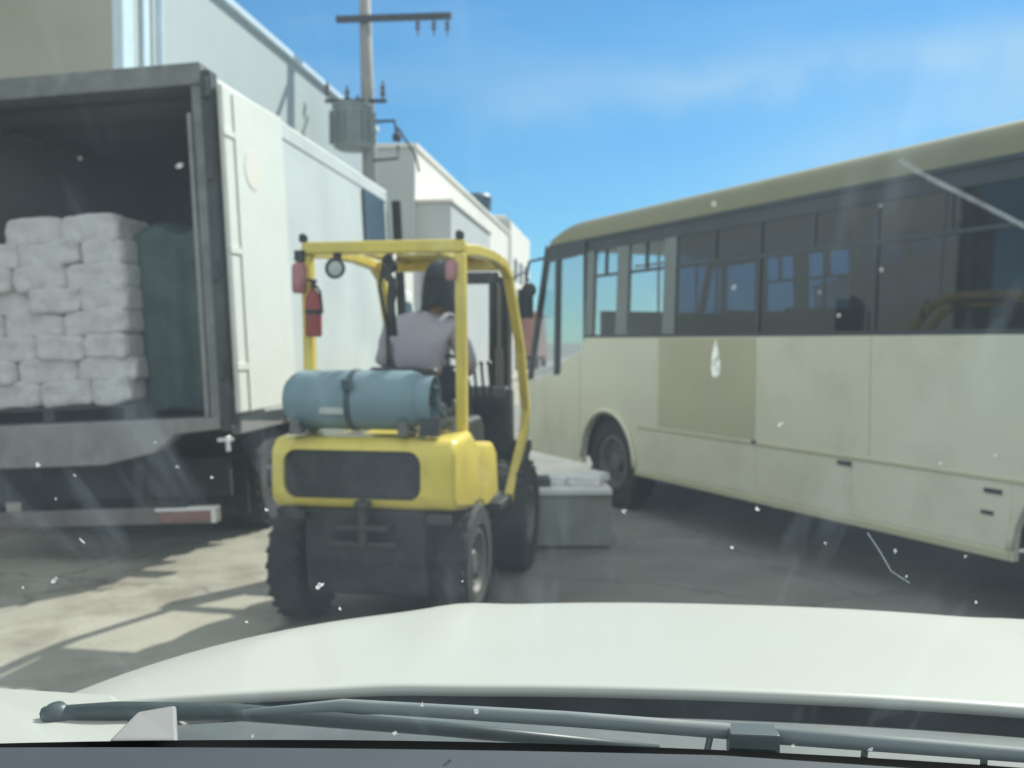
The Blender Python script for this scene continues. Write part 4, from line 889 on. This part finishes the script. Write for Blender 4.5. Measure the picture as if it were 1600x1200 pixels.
# roof: curved shell with drooping front
def roof_f(u, v_):
    y = YB + (1.42 - YB) * u
    a = math.pi * v_
    cx = BW / 2; hw = BW / 2 - 0.028
    ex = 0.42
    xx = cx - hw * math.copysign(abs(math.cos(a)) ** ex, math.cos(a)); hz = (RZ - WT)
    if u > 0.93: hz *= 1 - ((u - 0.93) / 0.07) ** 2 * 0.55
    return Vector((xx, y, WT + hz * max(0, math.sin(a)) ** ex))
rfm = MB().grid(roof_f, 60, 24)
ro = rfm.build('roof', M['bus_roof'], bus); shade_auto(ro, 50)
rs_ = MB().box2((0.06, YB, WT - 0.05), (BW - 0.06, 1.4, WT - 0.02)); rs_.build('ceiling', M['bus_inside'], bus)
gut = MB().box2((0.012, YB, WT - 0.02), (0.05, 1.42, WT + 0.012)); gut.build('gutter', M['bus_black'], bus)
# pillars and windows
wins = [(-7.3, -6.34), (-6.30, -5.04), (-5.00, -3.75), (-3.71, -2.46), (-2.42, -1.22), (-1.02, -0.36), (-0.14, 0.36)]
def slab(y0, y1, z0, z1, x0, th, far=False):
    # thin upright slab following the tumblehome
    xa, xb = side_profile_x(z0) + x0, side_profile_x(z1) + x0
    P_ = [(xa, y0, z0), (xa + th, y0, z0), (xa + th, y1, z0), (xa, y1, z0), (xb, y0, z1), (xb + th, y0, z1), (xb + th, y1, z1), (xb, y1, z1)]
    if far: P_ = [(BW - p[0], p[1], p[2]) for p in P_]
    return P_
for far in (False, True):
    pm = MB()
    ys = [YB] + [e for w2 in wins for e in w2]
    edges_y = [(YB, wins[0][0])] + [(wins[i][1], wins[i + 1][0]) for i in range(len(wins) - 1)] + [(0.36, 0.53)]
    pg_ = MB()
    for (a, b) in edges_y: (pg_ if b > -1.5 else pm).hexa(slab(a, b, BELT, WT - 0.02, 0.004, 0.045, far))
    pg_.build('window_pillar', M['bus_pillar'], bus)
    pm.build('window_pillar', M['bus_black'], bus)
    tb = MB()
    tb.hexa(slab(YB, 0.53, WT - 0.14, WT - 0.021, 0.0005, 0.04, far)); tb.hexa(slab(YB, 0.53, BELT + 0.001, BELT + 0.035, 0.0, 0.04, far))
    tb.build('window_rail', M['bus_black'], bus)
    for i, (a, b) in enumerate(wins):
        fo = MB().hexa(slab(a, b, BELT + 0.036, WT - 0.141, 0.018, 0.006, far)).build('window', M['bus_glass'] if i < 5 else M['clear_glass'], bus)
        if i >= 1:
            ff = MB(); zm = 2.52
            ff.hexa(slab(a, b, zm, zm + 0.03, 0.006, 0.03, far)); 
            ff.hexa(slab((a + b) / 2 - 0.015, (a + b) / 2 + 0.015, zm + 0.031, WT - 0.141, 0.006, 0.03, far))
            ff.build('window_frame', M['bus_black'], fo)
    # cab side window and quarter glass
    cz = MB().prism([(0.56, 1.74), (0.98, 1.63), (1.06, 1.50), (1.20, 1.46), (1.16, WT - 0.16), (0.56, WT - 0.16)], 'x', *((0.02, 0.026) if not far else (BW - 0.026, BW - 0.02)))
    cz.build('cab_window', M['clear_glass'], bus)
    qz = MB().prism([(1.28, 1.44), (1.90, 1.36), (1.46, WT - 0.2), (1.24, WT - 0.16)], 'x', *((0.02, 0.026) if not far else (BW - 0.026, BW - 0.02)))
    qz.build('quarter_window', M['clear_glass'], bus)
    fp = MB()
    xr = (0.005, 0.06) if not far else (BW - 0.06, BW - 0.005)
    fp.prism([(0.53, 1.72), (0.56, 1.72), (0.56, WT - 0.02), (0.53, WT - 0.02)], 'x', *xr)
    fp.prism([(1.20, 1.40), (1.28, 1.40), (1.24, WT - 0.02), (1.16, WT - 0.02)], 'x', *xr)
    fp.prism([(1.93, 1.33), (2.02, 1.30), (1.50, WT + 0.02), (1.42, WT - 0.02)], 'x', *xr)
    fp.prism([(0.56, WT - 0.159), (1.47, WT - 0.19), (1.47, WT - 0.02), (0.56, WT - 0.02)], 'x', *((0.008, 0.055) if not far else (BW - 0.055, BW - 0.008)))
    fp.build('cab_pillar', M['bus_black'], bus)
# front face: lower panel, windscreen, header
fpn = MB().hexa([(0.0, YF - 0.02, 0.45), (BW, YF - 0.02, 0.45), (BW, YF + 0.03, 0.45), (0, YF + 0.03, 0.45), (0.0, YF - 0.02, 1.31), (BW, YF - 0.02, 1.31), (BW, YF + 0.03, 1.31), (0, YF + 0.03, 1.31)]); fpn.build('front_panel', M['bus'], bus, bevel=0.02)
MB().hexa([(0.07, 1.97, 1.33), (BW - 0.07, 1.97, 1.33), (BW - 0.07, 1.98, 1.33), (0.07, 1.98, 1.33), (0.07, 1.47, WT), (BW - 0.07, 1.47, WT), (BW - 0.07, 1.48, WT), (0.07, 1.48, WT)]).build('windscreen', M['clear_glass'], bus)
MB().box2((0.05, YB, SK), (BW - 0.05, YB + 0.05, RZ - 0.15)).build('rear_panel', M['bus'], bus)
# mirror, interior
mrb = MB().tube([(0.1, 1.6, 2.85), (-0.08, 1.78, 2.80), (-0.12, 1.82, 2.45)], 0.02, 8); mrb.box((-0.12, 1.80, 2.28), (0.2, 0.06, 0.36)); mrb.build('mirror', M['bus_black'], bus, bevel=0.01)
MB().box2((0.05, YB + 0.06, 1.0), (BW - 0.05, YF - 0.05, 1.04)).build('floor', M['bus_inside'], bus)
seat_src = None
for row in range(8):
    y = -6.6 + row * 0.80
    for x in (0.12, 1.55):
        if seat_src is None:
            q = MB().box2((0, 0, 0), (0.84, 0.42, 0.10)); q.prism([(0, 0.0), (0.08, 0.0), (-0.04, 0.68), (-0.12, 0.66)], 'x', 0.0, 0.84)
            seat_src = q.build('seat', M['bus_seat'], bus, bevel=0.03); so = seat_src
        else:
            so = seat_src.copy(); C.objects.link(so)
        so.parent = bus; so.location = (x, y, 1.42)
hr = MB()
for x in (0.98, 1.52): hr.tube([(x, YB + 0.2, 2.72), (x, 1.0, 2.72)], 0.017, 8)
for y in (-5.4, -3.8, -2.2, -0.6, 0.5):
    for x in (0.98, 1.52): hr.tube([(x, y, 1.05), (x, y, 2.9)], 0.017, 8)
hr.build('handrail', M['lens'], bus)
# driver partition and curtain
MB().box2((0.1, 0.30, 1.05), (1.0, 0.34, 2.15)).build('cab_partition', M['bus_black'], bus)
for yc in (0.0, -5.45):
    wheel(bus, (0.20, yc, 0.50), 0.50, 0.29, hubr=0.58, hubmat=M['hub']); wheel(bus, (BW - 0.20, yc, 0.50), 0.50, 0.29, hubr=0.58, hubmat=M['hub'])
un = MB().box2((0.6, YB + 0.2, 0.55), (BW - 0.6, YF - 0.2, 0.95)); un.box2((0.2, -4.6, 0.52), (BW - 0.2, -0.9, 0.9)); un.build('underbody', M['truck_under'], bus)

# ================================================================== OUR CAR (bonnet, cowl, wiper, dash, windscreen)
car = thing('car', 'white car in the foreground with its bonnet, dark wiper and dusty windscreen', 'car', (0, 0, 0), -ST)
X0 = 0.10
def hood_z(x, y):
    u = (x - X0 - 0.14) / 1.20; v_ = (y - 1.15) / 0.98
    z_ = 1.352 - 0.085 * v_ - 0.045 * abs(u) ** 2.2
    d = (abs(u) ** 2.6 + abs(max(0, v_)) ** 2.6) ** (1 / 2.6)
    if d > 0.72: z_ -= 1.15 * (d - 0.72) ** 2
    z_ += 0.008 * math.exp(-((abs(u) - 0.45) / 0.06) ** 2) * min(1, max(0, v_) * 3)
    return z_
def rear_y(x): return 1.262 - 0.16 * abs((x - X0)) ** 2.4
def hood_f(u, v_):
    x = X0 - 1.03 + 1.96 * u
    y = rear_y(x) + (2.30 - rear_y(x)) * v_
    return Vector((x, y, hood_z(x, y)))
hm = MB().grid(hood_f, 60, 40)
ho = hm.build('bonnet', M['car_white'], car, smooth=True); s_ = ho.modifiers.new('thick', 'SOLIDIFY'); s_.thickness = 0.012; s_.offset = -1
def fender_f(side):
    def f(u, v_):
        y = 0.75 + 1.65 * u
        e_ = 0.936 if side > 0 else 1.036
        x = X0 + side * (e_ + 0.12 * v_)
        zz = hood_z(X0 + side * e_, max(y, 1.1)) - 0.004 - 0.10 * v_ ** 2
        return Vector((x, y, zz))
    return f
for sd_ in (-1, 1):
    fo = MB().grid(fender_f(sd_), 30, 12).build('fender', M['car_white'], car, smooth=True); s_ = fo.modifiers.new('thick', 'SOLIDIFY'); s_.thickness = 0.01
# body sides below, so the car is a closed thing from the side
lowb = MB().box2((X0 - 0.92, 0.6, 0.35), (X0 + 0.92, 2.25, 1.0)); lowb.build('engine_bay', M['truck_under'], car)
for sd_ in (-1, 1): wheel(car, (X0 + sd_ * 0.86, 1.75, 0.36), 0.36, 0.22)
# cowl panel
def cowl_f(u, v_):
    x = X0 - 0.99 + 1.89 * u
    y0 = rear_y(x) - 0.004; y = y0 - 0.33 * v_
    z_ = hood_z(x, y0) - 0.035 + 0.03 * v_ + 0.012 * math.sin(v_ * 7)
    return Vector((x, y, z_))
MB().grid(cowl_f, 60, 16).build('cowl', M['cowl'], car, smooth=True)
# left white corner piece and pale wedge at the base of the pillar
wd = MB().hexa([(-1.0, 1.30, 1.24), (-0.66, 1.20, 1.26), (-0.50, 0.99, 1.30), (-0.90, 0.95, 1.30), (-1.0, 1.30, 1.298), (-0.66, 1.20, 1.332), (-0.50, 0.99, 1.357), (-0.90, 0.95, 1.356)])
wd.build('pillar_base', M['car_white'], car, bevel=0.01)
wd2 = MB().hexa([(-0.551, 1.047, 1.33), (-0.514, 1.07, 1.33), (-0.458, 0.956, 1.34), (-0.531, 0.948, 1.34), (-0.551, 1.047, 1.371), (-0.514, 1.07, 1.372), (-0.458, 0.956, 1.380), (-0.531, 0.948, 1.380)])
wd2.build('cowl_cover', M['sill'], car, bevel=0.004)
# wiper
wp = thing('wiper', None, None); wp.parent = car
MB().tube([(-0.700, 1.10, 1.342), (-0.60, 1.09, 1.352), (-0.45, 1.08, 1.362), (-0.20, 1.05, 1.365), (0.05, 1.03, 1.360)], 0.012, 8, [0.008, 0.012, 0.010, 0.008, 0.006]).build('arm', M['wiper'], wp, smooth=True)
MB().lathe((-0.68, 1.10, 1.325), (0, -0.3, 1), [(0, 0.015), (0.02, 0.017), (0.03, 0.012), (0.034, 0)], 16).build('pivot_cap', M['wiper'], wp, smooth=True)
bl = MB().tube([(-0.42, 1.04, 1.378), (-0.30, 1.03, 1.395), (-0.05, 1.00, 1.402), (0.12, 0.99, 1.400)], 0.009, 8, [0.003, 0.007, 0.008, 0.008]); bl.build('blade', M['wiper_silver'], wp, smooth=True)
b2 = MB().tube([(0.165, 0.985, 1.399), (0.30, 0.975, 1.399), (0.42, 0.965, 1.398), (0.62, 0.95, 1.385)], 0.009, 8, [0.008, 0.008, 0.007, 0.003]); b2.build('blade', M['wiper_silver'], wp, smooth=True)
jb = MB().box((0.142, 0.985, 1.392), (0.05, 0.03, 0.028)); 
for x in (0.10, 0.255, 0.37): jb.tube([(x, 0.99, 1.395), (x - 0.006, 0.975, 1.378)], 0.004, 6)
jb.build('joint', M['wiper'], wp, bevel=0.004)
# dashboard top and black windscreen border
def dash_f(u, v_):
    x = X0 - 0.80 + 1.6 * u; y = 0.905 - 0.50 * v_ - 0.05 * abs(x - X0) ** 2
    return Vector((x, y, 1.411 + 0.006 * math.sin(v_ * 3) - 0.25 * max(0, v_ - 0.55) ** 2 - (0.02 * abs(x - X0))))
MB().grid(dash_f, 40, 20).build('dashboard', M['dash'], car, smooth=True)
MB().box2((X0 - 0.8, 0.35, 0.9), (X0 + 0.8, 0.80, 1.33)).build('dash_body', M['dash'], car, bevel=0.03)
# windscreen: gently curved raked pane
def ws(u, v_, off=0.0):
    x = X0 - 0.76 + 1.52 * u; s2 = (x - X0) ** 2
    y = 0.985 - 0.66 * v_ - 0.12 * s2; z_ = 1.372 + 0.64 * v_
    return Vector((x, y, z_)) + Vector((0, 0.69, 0.72)) * off
MB().grid(lambda u, v_: ws(u, v_), 24, 12).build('windscreen', M['windscreen'], car, smooth=True)
MB().grid(lambda u, v_: ws(u, -0.03 + 0.078 * v_ , -0.003) + Vector((0, 0, -0.004)), 24, 3).build('windscreen_border', M['frit'], car, smooth=True)
# dried dirt specks on the glass
car_inv = (Matrix.Translation(car.location) @ car.rotation_euler.to_matrix().to_4x4()).inverted()
def on_glass(px, py):       # point of the windscreen seen at this place
    p_ = R(2.48); a = (px - 800) / 1500; b = -(py - 600) / 1500
    d = Vector((a, math.cos(p_) + b * math.sin(p_), b * math.cos(p_) - math.sin(p_)))
    o_ = car_inv @ Vector((0, 0, EYE)); dl_ = car_inv.to_3x3() @ d
    t_ = 0.5
    for _ in range(30):
        q_ = o_ + dl_ * t_; s2 = (q_.x - X0) ** 2
        vv_ = (q_.z - 1.372) / 0.64; err = (0.985 - 0.66 * vv_ - 0.12 * s2) - q_.y
        t_ += err / (dl_.y + dl_.z * 0.66 / 0.64)
    return o_ + dl_ * t_
specks = [(130, 845, 9, 3), (85, 905, 7, 3), (60, 725, 6, 3), (117, 742, 4, 1), (88, 778, 4, 1), (357, 682, 8, 4), (280, 258, 7, 3), (126, 246, 4, 2), (500, 914, 8, 4), (532, 950, 4, 2), (723, 907, 4, 1), (1147, 447, 6, 3), (1116, 318, 5, 3),
          (1377, 420, 5, 3), (1375, 320, 4, 2), (975, 798, 7, 4), (1183, 793, 6, 3), (1398, 860, 5, 2), (1290, 848, 4, 2), (1143, 855, 4, 2), (1524, 940, 4, 3), (1554, 710, 5, 3), (1469, 722, 4, 2), (1220, 662, 6, 2), (1310, 492, 4, 2), (1416, 900, 4, 2),
          (660, 1100, 6, 2), (745, 1110, 6, 3), (616, 1145, 6, 3), (395, 1150, 5, 2), (1508, 868, 4, 2), (417, 795, 4, 2), (244, 690, 4, 2), (277, 728, 5, 2), (332, 745, 4, 2), (1280, 455, 4, 2), (385, 970, 4, 2), (1118, 560, 10, 20), (36, 917, 3, 2), (668, 953, 3, 1), (1240, 1165, 5, 3), (1360, 1170, 5, 3), (905, 400, 2, 1)]
sp = MB()
for (px, py, w2, h2) in specks:
    c_ = on_glass(px, py); ex_ = on_glass(px + 3, py) - c_; ey_ = on_glass(px, py - 3) - c_
    nrm = ex_.cross(ey_).normalized(); nrm = -nrm if nrm.y > 0 else nrm
    n_ = 9; rnd = random.Random(px * 7 + py)
    ang = rnd.uniform(0, 3.1) if h2 < 15 else 0
    vs = []
    for i in range(n_):
        a = 2 * math.pi * i / n_; rr = rnd.uniform(0.25, 1.15)
        ux = math.cos(a) * w2 * 0.95 * rr; uy = math.sin(a) * (h2 * 1.1 + 0.9) * rr
        if h2 >= 15: ux = math.cos(a) * w2 * (0.2 + 0.9 * (0.5 - 0.5 * math.sin(a))); uy = math.sin(a) * h2 * 1.6
        x_, y_ = ux * math.cos(ang) - uy * math.sin(ang), ux * math.sin(ang) + uy * math.cos(ang)
        vs.append(c_ + ex_ * x_ / 3 + ey_ * y_ / 3)
    top = sp.bm.verts.new(c_ - nrm * 0.0008 + nrm * 0.0016)
    bv = [sp.bm.verts.new(p + nrm * 0.0006) for p in vs]
    for i in range(n_): sp.bm.faces.new((bv[i], bv[(i + 1) % n_], top))
so = sp.build('dirt_specks', M['speck'], car); so['kind'] = 'stuff'
# scratch / wiped streak lines
def streak(pts, r): MB().tube([on_glass(a, b) + Vector((0, -0.001, -0.001)) for a, b in pts], r, 5).build('glass_scratch', M['scratch'], car)
streak([(1405, 248), (1450, 275), (1500, 300), (1560, 330), (1640, 372)], 0.0009)
streak([(1355, 830), (1375, 860), (1392, 890), (1420, 908)], 0.0005)
